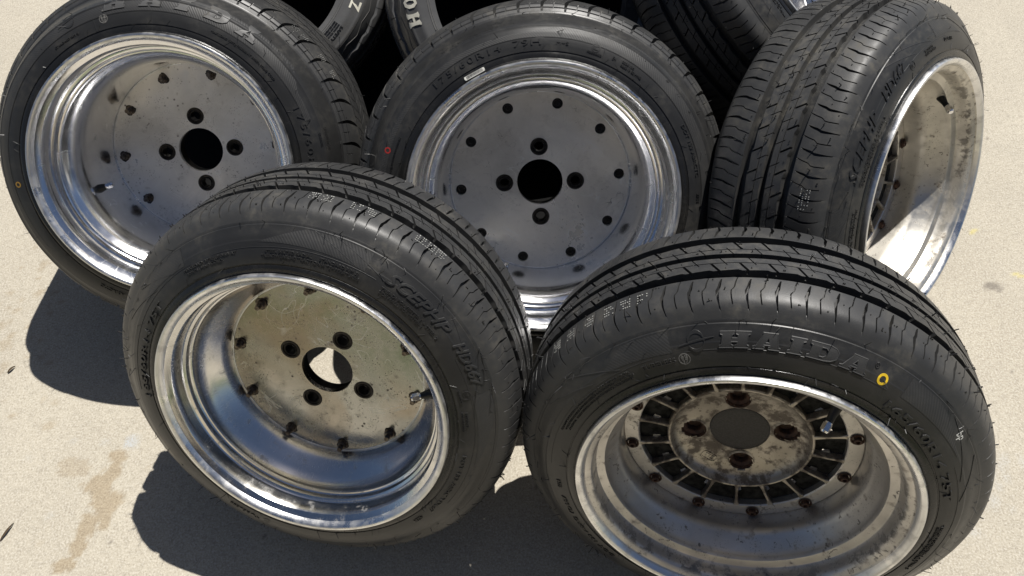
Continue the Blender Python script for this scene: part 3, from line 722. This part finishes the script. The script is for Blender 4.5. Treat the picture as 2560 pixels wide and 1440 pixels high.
def spoked_centre(w, rd, dy, full=True):
    # outer bolt ring
    ring = revolve('centre_ring', [(rd - .0004, dy + .006), (rd - .0004, dy - .0002), (rd - .0015, dy - .0010), (.1275, dy - .0008), (.1262, dy + .0004), (.1258, dy + .012)], M['satin'], 200, 30)
    w.part('centre_ring', ring)
    hub = [(.0900, dy + .012), (.0898, dy + .0010), (.0885, dy - .0004), (.0865, dy - .0002), (.0850, dy + .0020), (.0825, dy + .0065), (.078, dy + .0105), (.070, dy + .0140), (.060, dy + .0160), (.048, dy + .0172), (.0395, dy + .0178), (.0378, dy + .0186), (.0376, dy + .0205)]
    # hub as a revolve with lug holes cut as real cones set into it
    n = 180; prof = np.array(list(map(tuple, smoothpts(hub[4:11], 3)))); prof = np.concatenate([np.array(hub[:4]), prof, np.array(hub[11:])])
    ph = np.linspace(0, 2 * PI, n, endpoint=False); R = prof[None, :, 0] + 0 * ph[:, None]; Y = prof[None, :, 1] + 0 * ph[:, None]
    V = pol(R, ph[:, None] + 0 * R, Y).reshape(-1, 3)
    centres = [P2(.0572, a) for a in (-14, 76, 166, 256)]
    F = [f for f in grid_faces(n, len(prof), True).tolist() if not any(np.hypot(V[f, 0].mean() - cx, V[f, 1].mean() - cy) < .0150 for cx, cy in centres)]
    # finer hub: refine so that the cut edge hides under the lug collars
    h = w.part('hub_bowl', mk('hub_bowl', V, F, M['cast'], 30))
    for cx, cy in centres:
        m = 40; VV = []; FF = []; d0 = dy + .0165
        for rr, dd in [(.0185, .0004), (.0160, -.0010), (.0148, .0002), (.0142, .0030), (.0105, .0050), (.0098, .0060), (.0094, .0130), (.0, .0130)]:
            for k in range(m): a = 2 * PI * k / m; VV.append((cx + rr * math.cos(a), cy + rr * math.sin(a), -(d0 + dd)))
        for q in range(7):
            for k in range(m): FF.append((q * m + k, q * m + (k + 1) % m, (q + 1) * m + (k + 1) % m, (q + 1) * m + k))
        me = mk('lug_socket', VV, FF, M['rusty'], 35); me.materials.append(M['cast'])
        for p in me.polygons:
            if p.index < m: p.material_index = 1
        w.sub('lug_socket', me, h, 'rust brown countersunk lug hole')
    me = revolve('hub_cap', [(.0372, dy + .0200), (.0369, dy + .0188), (.0360, dy + .0184), (.030, dy + .0182), (.015, dy + .0181), (.0001, dy + .0181)], M['cap_grey'], 72, 30); w.sub('hub_cap', me, h)
    # maker's raised badge on the bowl
    rr = []
    def rrect(a, b, r, n=6):
        o = []
        for cx, cy, a0 in ((a - r, b - r, 0), (-a + r, b - r, 90), (-a + r, -b + r, 180), (a - r, -b + r, 270)):
            for k in range(n + 1): t_ = math.radians(a0 + 90 * k / n); o.append((cx + r * math.cos(t_), cy + r * math.sin(t_)))
        return o
    P = [curve_mesh('b', [rrect(.0105, .0056, .004), rrect(.0096, .0047, .0034)], .0006, None)]
    V, F2 = text_geo('TTE', .0055, extrude=.0006, bold=.04); V = V.copy(); V[:, 1] -= .0027; P.append((V, F2))
    V, F2 = join(P); V = np.array(V); rc, phc = .064, math.radians(205)
    ang = -(phc - PI)   # baseline towards the rim at the bottom
    x, y = V[:, 0], V[:, 1]; X = x * math.cos(ang) - y * math.sin(ang) + rc * math.sin(phc); Y = x * math.sin(ang) + y * math.cos(ang) + rc * math.cos(phc)
    rad = np.hypot(X, Y); zz = -np.interp(rad, prof[::-1, 0], prof[::-1, 1]) + V[:, 2] + .0002
    w.sub('raised_badge', mk('raised_badge', np.stack([X, Y, zz], -1), F2, M['cast'], 25), h)
    # spokes and the dark panels between them
    def spoke(deg):
        a = math.radians(deg); V = []; F = []
        n = 9
        for i in range(n):
            s = i / (n - 1); r = .0880 + (.1275 - .0880) * s; hw = .0019 + .0016 * (max(0, 1 - s * 4)) ** 1.5 + .0026 * max(0, (s - .72) / .28) ** 2
            for x, z in ((-hw, dy + .010), (-hw, dy + .0004), (-hw * .7, dy - .0006), (hw * .7, dy - .0006), (hw, dy + .0004), (hw, dy + .010)):
                V.append((r * math.sin(a) + x * math.cos(a), r * math.cos(a) - x * math.sin(a), -z))
        for i in range(n - 1):
            for k in range(5): F.append((i * 6 + k, (i + 1) * 6 + k, (i + 1) * 6 + k + 1, i * 6 + k + 1))
        return mk('spoke', V, F, M['cast'], 30)
    for k in range(18): w.part('spoke', spoke(10 + 20 * k))
    for k in range(18):
        a0, a1 = math.radians(10 + 20 * k), math.radians(30 + 20 * k); n = 8; zz = -(dy + .0095)
        out = [(.1268 * math.sin(a0 + (a1 - a0) * i / n), .1268 * math.cos(a0 + (a1 - a0) * i / n)) for i in range(n + 1)]
        inn = [(.0892 * math.sin(a0 + (a1 - a0) * i / n), .0892 * math.cos(a0 + (a1 - a0) * i / n)) for i in range(n, -1, -1)]
        am = (a0 + a1) / 2
        notch = []
        for rr, dph in ((.100, 0), (.1005, .05), (.109, .058), (.112, 0)):
            e = a0 if math.sin(am) < 0 else a1
            sgn = 1 if math.sin(am) < 0 else -1
            notch.append((rr * math.sin(e + sgn * dph), rr * math.cos(e + sgn * dph)))
        lp = out + (notch[::-1] if math.sin(am) > 0 else []) + inn + (notch if math.sin(am) < 0 else [])
        V, F = curve_mesh('v', [lp], .0008, None); V = V.copy(); V[:, 2] += zz
        w.part('vent_panel', mk('vent_panel', V, F, M['vent_black'], 25))
    for k in range(12): cupbolt(w, 11 + 30 * k, dy - .001, .1370, k)
spoked_centre(wE, rdE, .093)
spoked_centre(wB, rdB, .100)
valve(wE, 28, .1600, .046, .1335, .021)
valve(wB, 68, .1660, .046, .1400, .020)

# ------------------------------------------------------------------ sidewall writing
L = lambda **k: k
sidewall_text(wE, tE, yE, [
    ('TUBELESS', .2215, -35, .0056, L(width=10.6)),
    ('165/60R14 75T', .2165, 50.5, .0088, L(extrude=.0016, bold=.012, width=44)),
    ('®', .2430, 20.6, .0048, L()),
    ('SAFETY WARNING: SERIOUS INJURY MAY RESULT FROM', .2240, -61, .0026, L(width=34)),
    ('TIRE FAILURE DUE TO UNDERINFLATION-FOLLOW OWNERS', .2200, -60, .0026, L(width=34)),
    ('MANUAL  TIRE FAILURE DUE TO IMPROPER MOUNTING', .2160, -60, .0026, L(width=32)),
    ('4224', .2200, -104, .0058, L()), ('DOT 133 A8RG YD667', .2190, -127, .0058, L(width=34)),
    ('bp', .2450, 51.5, .0075, L(mat='white', shear=.3, extrude=.0001)),
    ('TREAD: POLYESTER 1 + STEEL 2', .2180, 96, .0032, L(width=24)), ('SIDEWALL: POLYESTER 1', .2140, 94, .0032, L(width=18)),
])
haida(wE, tE, yE, .2295, .2440, [('H', -17.8, -9.9), ('A', -9.6, -2.4), ('I', -1.3, 3.0), ('D', 3.4, 11.2), ('A', 11.7, 19.2)])
emblem(wE, tE, yE, .2365, -23.3)
stamp(wE, tE, yE, .2205, -27.3, '37')
paint_ring(wE, tE, yE, .2340, 23.4, .0056, .0033, M['yellow'])
sidewall_text(wD, tD, yD, [
    ('SCEPHP', .2375, 40, .0120, L(bold=.015, extrude=.0017, shear=.4, width=23.5)),
    ('HD667', .2390, 63.6, .0116, L(bold=.015, extrude=.0017, shear=.4, width=15.5)),
    ('TREAD: POLYESTER 1 + STEEL 2', .2235, 40, .0036, L(width=23)), ('SIDEWALL: POLYESTER 1', .2185, 37, .0036, L(width=17)),
    ('STEEL BELTED RADIAL', .2235, -1.3, .0034, L(width=15)), ('STANDARD RIM 5J', .2235, 14.6, .0034, L(width=12.4)),
    ('TREADWEAR:340 TRACTION:A TEMPERATURE:B', .2180, 5.8, .0034, L(width=32)),
    ('MAX.LOAD: 387kg (853lbs) AT', .2240, -28.8, .0034, L(width=20.6)), ('300kPa (44psi) COLD.', .2190, -31, .0034, L(width=15)),
    ('165/60R14 75T', .2165, -76, .0086, L(extrude=.0016, bold=.012, width=42)),
    ('F000053', .2160, 73, .0026, L(width=5)), ('E4 0210471', .2190, 82, .0034, L()), ('021443 S2WR2', .2140, 83, .0034, L()),
    ('DOT 133 A8RC YD667', .2180, 112, .0056, L(width=30)), ('4224', .2180, 133, .0058, L()), ('TUBELESS', .2200, 205, .0050, L(width=12)),
])
ccc(wD, tD, yD, .2230, 73, .0062)
stamp(wD, tD, yD, .2200, -164, '37', .0055)
sidewall_text(wB, tB, yB, [
    ('SCEPHP', .2340, -36, .0122, L(bold=.015, extrude=.0017, shear=.4, width=23.5)),
    ('HD667', .2340, -11.5, .0118, L(bold=.015, extrude=.0017, shear=.4, width=15.5)),
    ('TREAD: POLYESTER 1 + STEEL 2', .2190, -36, .0036, L(width=25)), ('SIDEWALL: POLYESTER 1', .2145, -39, .0036, L(width=18)),
    ('STANDARD RIM 5J', .2200, -64, .0034, L(width=13)), ('TRACTION:A TEMPERATURE:B', .2155, -66, .0034, L(width=20)),
    ('E4 0210471', .2230, 11, .0034, L()), ('021443 S2WR2', .2185, 12, .0034, L()), ('DOT 133', .2230, 27, .0050, L()),
])
ccc(wB, tB, yB, .2230, -1, .0060)
sidewall_text(wC, tC, yC, [
    ('175/60R14', .2205, -27.5, .0085, L(extrude=.0010, width=27.5, space=1.3)),
    ('79H', .2210, -4.2, .0085, L(extrude=.0010, width=10)), ('M+S', .2200, 8.5, .0042, L(width=4.4)),
    ('F000053', .2160, 20.5, .0030, L(width=5.6)), ('E4', .2200, 28, .0045, L()), ('0235130', .2215, 33.5, .0032, L(width=5)), ('025313 S2WR2', .2165, 35.5, .0032, L(width=9)),
    ('W', .2445, 38.5, .0110, L(outline=.0006, shear=.5, width=8)), ('e', .2430, 48, .0095, L(outline=.0006, shear=.5)), ('n', .2425, 54, .0090, L(outline=.0006, shear=.5)), ('z', .2425, 61, .0090, L(outline=.0006, shear=.5)),
    ('H', .2445, 76, .0110, L(outline=.0006, shear=.5)), ('N', .2445, 83, .0100, L(outline=.0006, shear=.5)),
    ('TREADWEAR:340  TRACTION:A  TEMPERATURE:A', .2535, -20.5, .0028, L(width=27)), ('TREAD: 1 PLY RAYON 2 STEEL +1 POLYESTER +1 NYLON', .2490, -20.5, .0028, L(width=26)), ('SIDEWALL: 1 PLY POLYESTER', .2448, -22, .0028, L(width=16)),
    ('DOT 133 A3RCTC', .2215, 73, .0048, L(width=20)), ('2724', .2215, 91, .0048, L()), ('STANDARD RIM 5J SAFETY WARNING', .2200, -75, .0030, L(width=22)),
])
ccc(wC, tC, yC, .2235, 20.5, .0060)
V, F = join([tC.ring_line(.2263, -46, -1, .0005, .0005), tC.ring_line(.2263, 2, 100, .0005, .0005), tC.seg_line((.2095, 43.5), (.2185, 43.5)), tC.seg_line((.2130, 23.8), (.2262, 23.8))]); wC.sub('raised_line', mk('raised_line', V, F, M['letter'], 25), yC)
paint_ring(wC, tC, yC, .2310, -70.3, .0046, .0026, M['red'])
# paper bar-code label tucked against the rim of the centre wheel
V, F = curve_mesh('lab', [[(-.0150, -.0026), (.0150, -.0026), (.0158, 0), (.0150, .0026), (-.0150, .0026), (-.0158, 0)]], .00015, None); V = tC.wrap(V, .2015, -26.3, .0012)
lab = wC.part('paper_label', mk('paper_label', V, F, M['label_w'], 0)); P = []
g = random.Random(5); x = -.0125
while x < .0125:
    bw = g.choice([.0002, .0003, .0005]); P.append(curve_mesh('b', [[(x, -.0019), (x + bw, -.0019), (x + bw, .0019), (x, .0019)]], .00005, None)); x += bw + g.choice([.0003, .0005])
V, F = join(P); wC.sub('printed_bars', mk('printed_bars', tC.wrap(np.array(V), .2015, -26.3, .0014), F, M['ink'], 0), lab)
sidewall_text(wA, tA, yA, [
    ('MAX.LOAD 437Kg (963lbs) AT 290kPa (42psi) COLD', .2190, 43, .0030, L(width=29)),
    ('STANDARD RIM 5J', .2180, -28, .0030, L(width=11)),
    ('175/60R14', .2235, 85, .0085, L(extrude=.0011, width=30, space=1.3)), ('79H', .2235, 108, .0085, L(extrude=.0011)),
    ('TREADWEAR:340', .2480, 84, .0030, L(flip=False, width=8)), ('TREAD: 1 PLY', .2440, 84, .0030, L(width=7)), ('SIDEWALL', .2400, 84, .0030, L(width=5)),
    ('DOT 133 A3RCTC', .2180, 205, .0050, L(width=22)),
])
haida(wA, tA, yA, .2330, .2500, [('H', -11.5, -2.8), ('A', 1.5, 9.5), ('I', 13.8, 19.3), ('D', 24.0, 32.5), ('A', 35.5, 43.8)], 'letter_sunlit_dusty')
emblem(wA, tA, yA, .2400, -24.5)
stamp(wA, tA, yA, .2230, -11.7, '50')
V, F = join([tA.ring_line(.2263, -120, 70, .0005, .0005, 120), tA.seg_line((.2095, -15.5), (.2262, -15.5)), tA.seg_line((.2095, 6), (.2262, 6))]); wA.sub('raised_line', mk('raised_line', V, F, M['letter'], 25), yA)
paint_ring(wA, tA, yA, .2190, -93, .0046, .0026, plain('ochre_paint', (.35, .2, .03), .6), 'painted_ring')
# moulded panels
for w, t, y_, off in ((wE, tE, yE, 0), (wD, tD, yD, 10), (wB, tB, yB, -42)):
    for a, b in (((-52, -30), (30, 57)) if off == 0 else ((-33 + 22, 22), (74, 102), (-60, -38)) if off == 10 else ((-86, -56), (18, 40))):
        up = a < 0
        w.sub('textured_panel', t.patch(lambda s, up=up: .2290 + .004 * (s if not up else 1 - s), lambda s, up=up: .2330 + .0155 * min(1, (s * 2.4 if up else (1 - s) * 1.6)), a, b, M['hatch']), y_)
    P = [t.ring_line(.2275, a0, a1, .0004, .0005) for a0, a1 in ((-27, 26), (-95, -36), (60, 120))]
    for p, q in (((.249, 46), (.230, 66)), ((.249, 60), (.229, 74)), ((.249, -62), (.229, -46)), ((.248, -74), (.230, -56)), ((.249, 8), (.229, 27)), ((.249, 2), (.230, 16))):
        if off == 0 and 0 < p[1] < 20: continue
        P.append(t.seg_line((p[0], p[1] + off * .3), (q[0], q[1] + off * .3), .0005, .0006, 24))
    V, F = join(P); w.sub('raised_line', mk('raised_line', V, F, M['letter'], 25), y_)
    wearticks(w, t, y_, [-88, -60, -41, -3.5, 29, 47, 68, 90, 120, 150])
sw = lambda s: min(1.0, max(0.0, s))
yCp = wC.sub('textured_panel', tC.patch(lambda s: .2270 + .0 * s, lambda s: .2340 + .0190 * sw((s - .50) / .14) + .012 * sw((.16 - s) / .1), -104, 98, M['hatch'], 260, 9), yC)
yAp = wA.sub('textured_panel', tA.patch(lambda s: .2270, lambda s: .2530 - .018 * sw((s - .88) / .06) - 0.0 * s, -100, 76, M['hatch'], 240, 9), yA)
wearticks(wC, tC, yC, [-60, -33, -6, 1, 25, 48, 70, 95]); wearticks(wA, tA, yA, [-80, -45, -20, -15, 5, 12, 35, 56, 70])
# dotted white production stamps on the shoulders
for w, t, y_, phis, yy, sd in ((wD, tD, yD, (1.6, 5.0, 12.6, 16.4, 30.2, 33.2, 36.4), .064, 1), (wE, tE, yE, (-61, -55.5, -49, -43, -38.4, -34), .060, 2), (wB, tB, yB, (-52.6, -55.6), .054, 3), (wA, tA, yA, (48, 52, 60, 66), .085, 4)):
    V, F = t.dot_stamp(phis, yy, sd); w.sub('dotted_stamp', mk('dotted_stamp', V, F, M['white'], 0), y_)['kind'] = 'stuff'

# ================================================================== tyres behind
def old_tyre(name, label, C, az, el, R, words, seed, roll=0):
    w = Wheel(name, label, 'tyre', C, az, el, 'old white lettered tyres behind the wheels')
    t = Tyre(.20, R, .024, .262, .024, kind='old', P=44, matk='rubber_old')
    sd = t.side; sd[:, 1] = np.interp(sd[:, 0], [.19, .205, .225, .25, .262], [.012, .004, .0, .008, .024])
    o = w.part('carcass', t.carcass(300))
    for me in t.ribs(): w.sub('tread_rib', me, o)
    # inner face so that the open tyre is not see-through
    me = revolve('inner_liner', [(.1925, .0125), (.200, .020), (.235, .020), (.255, .045), (.258, .10), (.255, .155), (.235, .18), (.200, .18), (.1925, .1875)], M['rubber_old'], 200, 40); w.sub('inner_liner', me, o)
    n = 300; P = []
    for rr, amp in ((.2560, .0022),):
        V = []
        for k in range(n):
            a = 2 * PI * k / n; z = (k / 5) % 2; z = abs(z - 1) * 2 - 1; r = rr + amp * z
            for q, hh in ((-.0008, 0), (0, .0010), (.0008, 0)): V.append((float((r + q) * math.sin(a)), float((r + q) * math.cos(a)), float(-t.f(r + q) + hh)))
        P.append((V, grid_faces(n, 3, True, True)))
    P.append(t.ring_line(.2475, 0, 360, .0005, .0006, 260)); P.append(t.ring_line(.2020, 0, 360, .0006, .0008, 260)); P.append(t.ring_line(.2060, 0, 360, .0006, .0008, 260))
    V, F = join(P); w.sub('zigzag_line', mk('zigzag_line', V, F, M['faint'], 30), o)
    for s, r, p, size, kw in words:
        kw = dict(kw); mat = kw.pop('mat', 'cream'); V, F = t.text(s, r, p, size, **kw); w.sub('raised_letter' if mat == 'cream' else 'raised_lettering', mk('raised_letter', V, F, M[mat], 25), o)
    V, F = t.hairs(60, 40, seed); h = w.sub('rubber_nib', mk('rubber_nib', V, F, M['letter'], 0), o); h['kind'] = 'stuff'
    return w, t, o
old_tyre('tyre', 'old glossy bare tyre with zigzag shoulder line and SAFETY moulding, behind the back left wheel', (-.478, 1.285, .335), .105, .85, .285,
         [('Z', .2320, 120.5, .020, L(bold=.04, extrude=.0005)), ('Y', .2320, 114, .020, L(bold=.04, extrude=.0005)), ('SAFETY', .2280, 137, .0056, L(mat='letter', width=9)), ('WARNING SERIOUS', .2210, 137, .0038, L(mat='letter', width=9)), ('INJURY MAY RESULT', .2160, 137, .0038, L(mat='letter', width=9)), ('FROM TIRE FAILURE', .2110, 137, .0038, L(mat='letter', width=9))], 41)
wG, tG, oG = old_tyre('tyre', 'old bare tyre with white letters HO, upright behind the centre wheel', (.085, 1.140, .343), .095, .76, .285, [], 42)
def blackletter(w, t, o, loops, wd, rc, phic, H, Wd):
    lp = [[((x - wd / 2) * Wd, (y - .5) * H) for x, y in l] for l in loops]
    V, F = curve_mesh('l', lp, .0006, None); w.sub('raised_letter', mk('raised_letter', t.wrap(V, rc, phic, .0006), F, M['cream'], 25), o)
BH = [[(0, .05), (.12, 0), (.42, .10), (.38, .22), (.34, .42), (.66, .42), (.62, .20), (.55, .08), (.72, 0), (1.0, .06), (.93, .2), (.9, .5), (.93, .8), (1.02, .95), (.85, 1), (.6, .92), (.64, .78), (.66, .58), (.34, .58), (.36, .8), (.42, .92), (.15, 1), (-.04, .95), (.07, .8), (.1, .5), (.07, .2)]]
BO = [[(.35, 0), (.75, .06), (1.0, .3), (.95, .75), (.6, 1.0), (.2, .93), (0, .65), (.04, .25)], [(.42, .2), (.3, .45), (.36, .75), (.56, .82), (.7, .55), (.64, .25)]]
blackletter(wG, tG, oG, BH, 1, .2365, -98.3, .024, .025); blackletter(wG, tG, oG, BO, 1, .2365, -91.0, .024, .020); blackletter(wG, tG, oG, BO, 1, .2365, -84.5, .024, .020)
# dark wheel leaning far behind on the right
wH = Wheel('wheel', 'dark shaded wheel behind the sideways wheel, mostly tread showing', 'wheel', (.546, 1.103, .400), 1.342, .869, G_MAIN)
tH = Tyre(.2254, .277, .0292, .2532, .0266, c=.107, P=58, kind='road')
yH = build_tyre(wH, tH, (700, 60), 16)
rH, rdH = rim(wH, 'deep', .2254, .0945, M['polish'])
dH = disc_plate(wH, rdH, .0945, M['disc_d'], [circle(.0368, 48)])
sidewall_text(wH, tH, yH, [('TREAD: POLYESTER 1 + STEEL 2', .2190, -60, .0036, L(width=25)), ('SIDEWALL: POLYESTER 1', .2145, -60, .0036, L(width=18))])

# ================================================================== black board and mat added as shade behind the pile, and bits on the slab
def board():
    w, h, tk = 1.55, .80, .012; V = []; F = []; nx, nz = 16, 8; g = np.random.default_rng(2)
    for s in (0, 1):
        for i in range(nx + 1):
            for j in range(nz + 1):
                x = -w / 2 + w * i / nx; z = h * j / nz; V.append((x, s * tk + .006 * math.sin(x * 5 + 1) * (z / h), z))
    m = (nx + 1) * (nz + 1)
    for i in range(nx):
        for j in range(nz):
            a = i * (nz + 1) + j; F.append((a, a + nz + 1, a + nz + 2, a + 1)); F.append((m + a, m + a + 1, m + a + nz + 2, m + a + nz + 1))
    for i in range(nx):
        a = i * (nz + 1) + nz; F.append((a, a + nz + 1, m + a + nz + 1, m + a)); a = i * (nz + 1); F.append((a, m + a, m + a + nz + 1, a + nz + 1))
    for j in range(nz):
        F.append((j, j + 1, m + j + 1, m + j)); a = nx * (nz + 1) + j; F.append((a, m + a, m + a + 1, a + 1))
    o = link('added_shade_board', mk('added_shade_board', V, F, M['board'], 30)); o.location = (.07, 1.60, 0.001); o.rotation_euler = (math.radians(8), 0, math.radians(-2))
    o['label'] = 'matt black board added to stand in for shade behind all the tyres'; o['category'] = 'board'
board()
def mat():  # added black sheet so hub holes and gaps read as deep shade
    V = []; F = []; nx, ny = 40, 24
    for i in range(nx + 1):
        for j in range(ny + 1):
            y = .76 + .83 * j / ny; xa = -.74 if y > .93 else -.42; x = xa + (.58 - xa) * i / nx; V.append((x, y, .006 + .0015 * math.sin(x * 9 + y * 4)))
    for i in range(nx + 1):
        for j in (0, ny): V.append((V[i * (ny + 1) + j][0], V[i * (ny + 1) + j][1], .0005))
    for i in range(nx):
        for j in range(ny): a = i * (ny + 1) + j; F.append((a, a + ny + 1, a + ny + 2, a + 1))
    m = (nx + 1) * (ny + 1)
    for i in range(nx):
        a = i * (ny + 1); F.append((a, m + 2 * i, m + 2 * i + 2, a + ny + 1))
    o = link('added_shade_mat', mk('added_shade_mat', V, F, M['board'], 40)); o['label'] = 'flat black mat added to stand in for shade under the rear tyres'; o['category'] = 'mat'
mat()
def leaf(name, label, x, y, rot, ln, wd, cat='leaf'):
    V = []; n = 9
    for i in range(n):
        s = i / (n - 1); hw = wd * math.sin(PI * (s * .94 + .03)) ** .8
        for k in (-1, 0, 1): V.append((ln * (s - .5), hw * k, .0012 + .0022 * abs(k) + .002 * math.sin(PI * s)))
    o = link(name, mk(name, V, grid_faces(n, 3, False), M['leaf'], 60)); o.location = (x, y, 0); o.rotation_euler = (0, 0, rot); o['label'] = label; o['category'] = cat
leaf('dry_leaf', 'tiny pale dry leaf lying on the concrete at the left edge', -.898, .609, .9, .016, .0022)
leaf('dry_twig', 'small dark twig lying on the concrete in the lower left corner', -.819, .328, 1.1, .030, .0018, 'twig')

# ================================================================== what the polished metal mirrors: the sunlit house wall and the person taking the picture
def box(x0, y0, z0, x1, y1, z1):
    V = [(x, y, z) for x in (x0, x1) for y in (y0, y1) for z in (z0, z1)]
    return V, [(0, 1, 3, 2), (4, 6, 7, 5), (0, 4, 5, 1), (2, 3, 7, 6), (0, 2, 6, 4), (1, 5, 7, 3)]
def house():
    root = bpy.data.objects.new('house', None); COL.objects.link(root); root.location = (-2.0, -8.0, 0)
    root['label'] = 'pale rendered house wall with windows, behind the photographer'; root['category'] = 'house'
    P = []; xs = [-8, -5.2, -3.8, -1.0, .4, 3.2, 4.6, 8]
    for i in range(7):
        if i % 2 == 0: P.append(box(xs[i], -.3, 0, xs[i + 1], 0, 5.0))
        else: P += [box(xs[i], -.3, 0, xs[i + 1], 0, 1.1), box(xs[i], -.3, 2.4, xs[i + 1], 0, 5.0)]
    V, F = join(P); link('wall', mk('wall', V, F, plain('tan_render', (.66, .56, .43), .9, 0, .12, .002, 3), 0), root)
    gl = plain('window_glass', (.03, .04, .045), .08); fr = plain('window_paint', (.6, .58, .52), .5)
    for i in (1, 3, 5):
        x0, x1 = xs[i], xs[i + 1]; V, F = join([box(x0, -.12, 1.1, x0 + .07, .02, 2.4), box(x1 - .07, -.12, 1.1, x1, .02, 2.4), box(x0 + .07, -.12, 1.1, x1 - .07, .02, 1.17), box(x0 + .07, -.12, 2.33, x1 - .07, .02, 2.4), box((x0 + x1) / 2 - .03, -.11, 1.17, (x0 + x1) / 2 + .03, .015, 2.33)])
        f = link('window', mk('window', V, F, fr, 0), root); V, F = box(x0 + .07, -.09, 1.17, x1 - .07, -.08, 2.33); link('pane', mk('pane', V, F, gl, 0), f)
    V, F = box(-8.3, -.5, 5.0, 8.3, .35, 5.18); link('roof', mk('roof', V, F, plain('roof_edge', (.12, .09, .07), .8), 0), root)
house()
def person():
    J = {'pelvis': (0, -.52, .93, .135), 'waist': (0, -.51, 1.08, .125), 'chest': (0, -.49, 1.30, .145), 'neck0': (0, -.48, 1.46, .075), 'neck': (0, -.46, 1.53, .052), 'head': (0, -.43, 1.64, .088), 'crown': (0, -.44, 1.74, .075),
         'hl': (-.10, -.52, .88, .09), 'kl': (-.12, -.49, .50, .062), 'al': (-.13, -.54, .10, .042), 'tl': (-.15, -.40, .035, .036), 'hr': (.10, -.52, .88, .09), 'kr': (.12, -.49, .50, .062), 'ar': (.13, -.54, .10, .042), 'tr': (.15, -.40, .035, .036),
         'sl': (-.17, -.48, 1.42, .062), 'el': (-.26, -.36, 1.17, .043), 'wl': (-.09, -.13, 1.23, .028), 'ml': (-.07, -.085, 1.245, .022), 'sr': (.17, -.48, 1.42, .062), 'er': (.26, -.36, 1.17, .043), 'wr': (.09, -.13, 1.23, .028), 'mr': (.07, -.085, 1.245, .022)}
    E = [('pelvis', 'waist'), ('waist', 'chest'), ('chest', 'neck0'), ('neck0', 'neck'), ('neck', 'head'), ('head', 'crown'), ('pelvis', 'hl'), ('hl', 'kl'), ('kl', 'al'), ('al', 'tl'), ('pelvis', 'hr'), ('hr', 'kr'), ('kr', 'ar'), ('ar', 'tr'),
         ('chest', 'sl'), ('sl', 'el'), ('el', 'wl'), ('wl', 'ml'), ('chest', 'sr'), ('sr', 'er'), ('er', 'wr'), ('wr', 'mr')]
    for s_ in 'lr':
        sg = -1 if s_ == 'l' else 1; m = Vector(J['m' + s_][:3])
        for k in range(5):
            b = m + Vector((sg * -.004 * k + sg * .006, .012, .020 - .011 * k)); t_ = b + Vector((-sg * .022, .012, .004 if k else .02)); u_ = t_ + Vector((-sg * .012, -.006, 0))
            J[f'f{s_}{k}a'] = (*b, .010); J[f'f{s_}{k}b'] = (*t_, .0085); J[f'f{s_}{k}c'] = (*u_, .007)
            E += [('m' + s_, f'f{s_}{k}a'), (f'f{s_}{k}a', f'f{s_}{k}b'), (f'f{s_}{k}b', f'f{s_}{k}c')]
    names = list(J); me = bpy.data.meshes.new('person'); me.from_pydata([J[n][:3] for n in names], [(names.index(a), names.index(b)) for a, b in E], [])
    ob = link('person', me); sk = ob.modifiers.new('skin', 'SKIN')
    for i, n in enumerate(names): me.skin_vertices[0].data[i].radius = (J[n][3],) * 2; me.skin_vertices[0].data[i].use_root = n == 'pelvis'
    ss = ob.modifiers.new('sub', 'SUBSURF'); ss.levels = ss.render_levels = 2
    me.materials.append(plain('dark_clothing', (.03, .028, .034), .85, 0, .3, 0, 6))
    ob['label'] = 'standing person in dark clothes holding up a phone over the wheels'; ob['category'] = 'person'
person()

def added_lawn():  # unseen grass, added to put green into the plate reflections and cut fill
    V, F = box(-40, -40, -.05, 40, -1.7, .012)
    t = NT('grass'); o = t.obj(); n = t.noise(o, 40, 4, .7); m = t.noise(o, 2.5, 3)
    t.set(Base_Color=t.mix(t.ramp(n, (.35, 0.0), (.65, 1.0)), (.035, .065, .018), (.09, .14, .04)), Roughness=.9, Normal=t.bump(n, 1.0, .02))
    o = link('added_lawn', mk('added_lawn', V, F, t.m, 0)); o['kind'] = 'structure'
added_lawn()
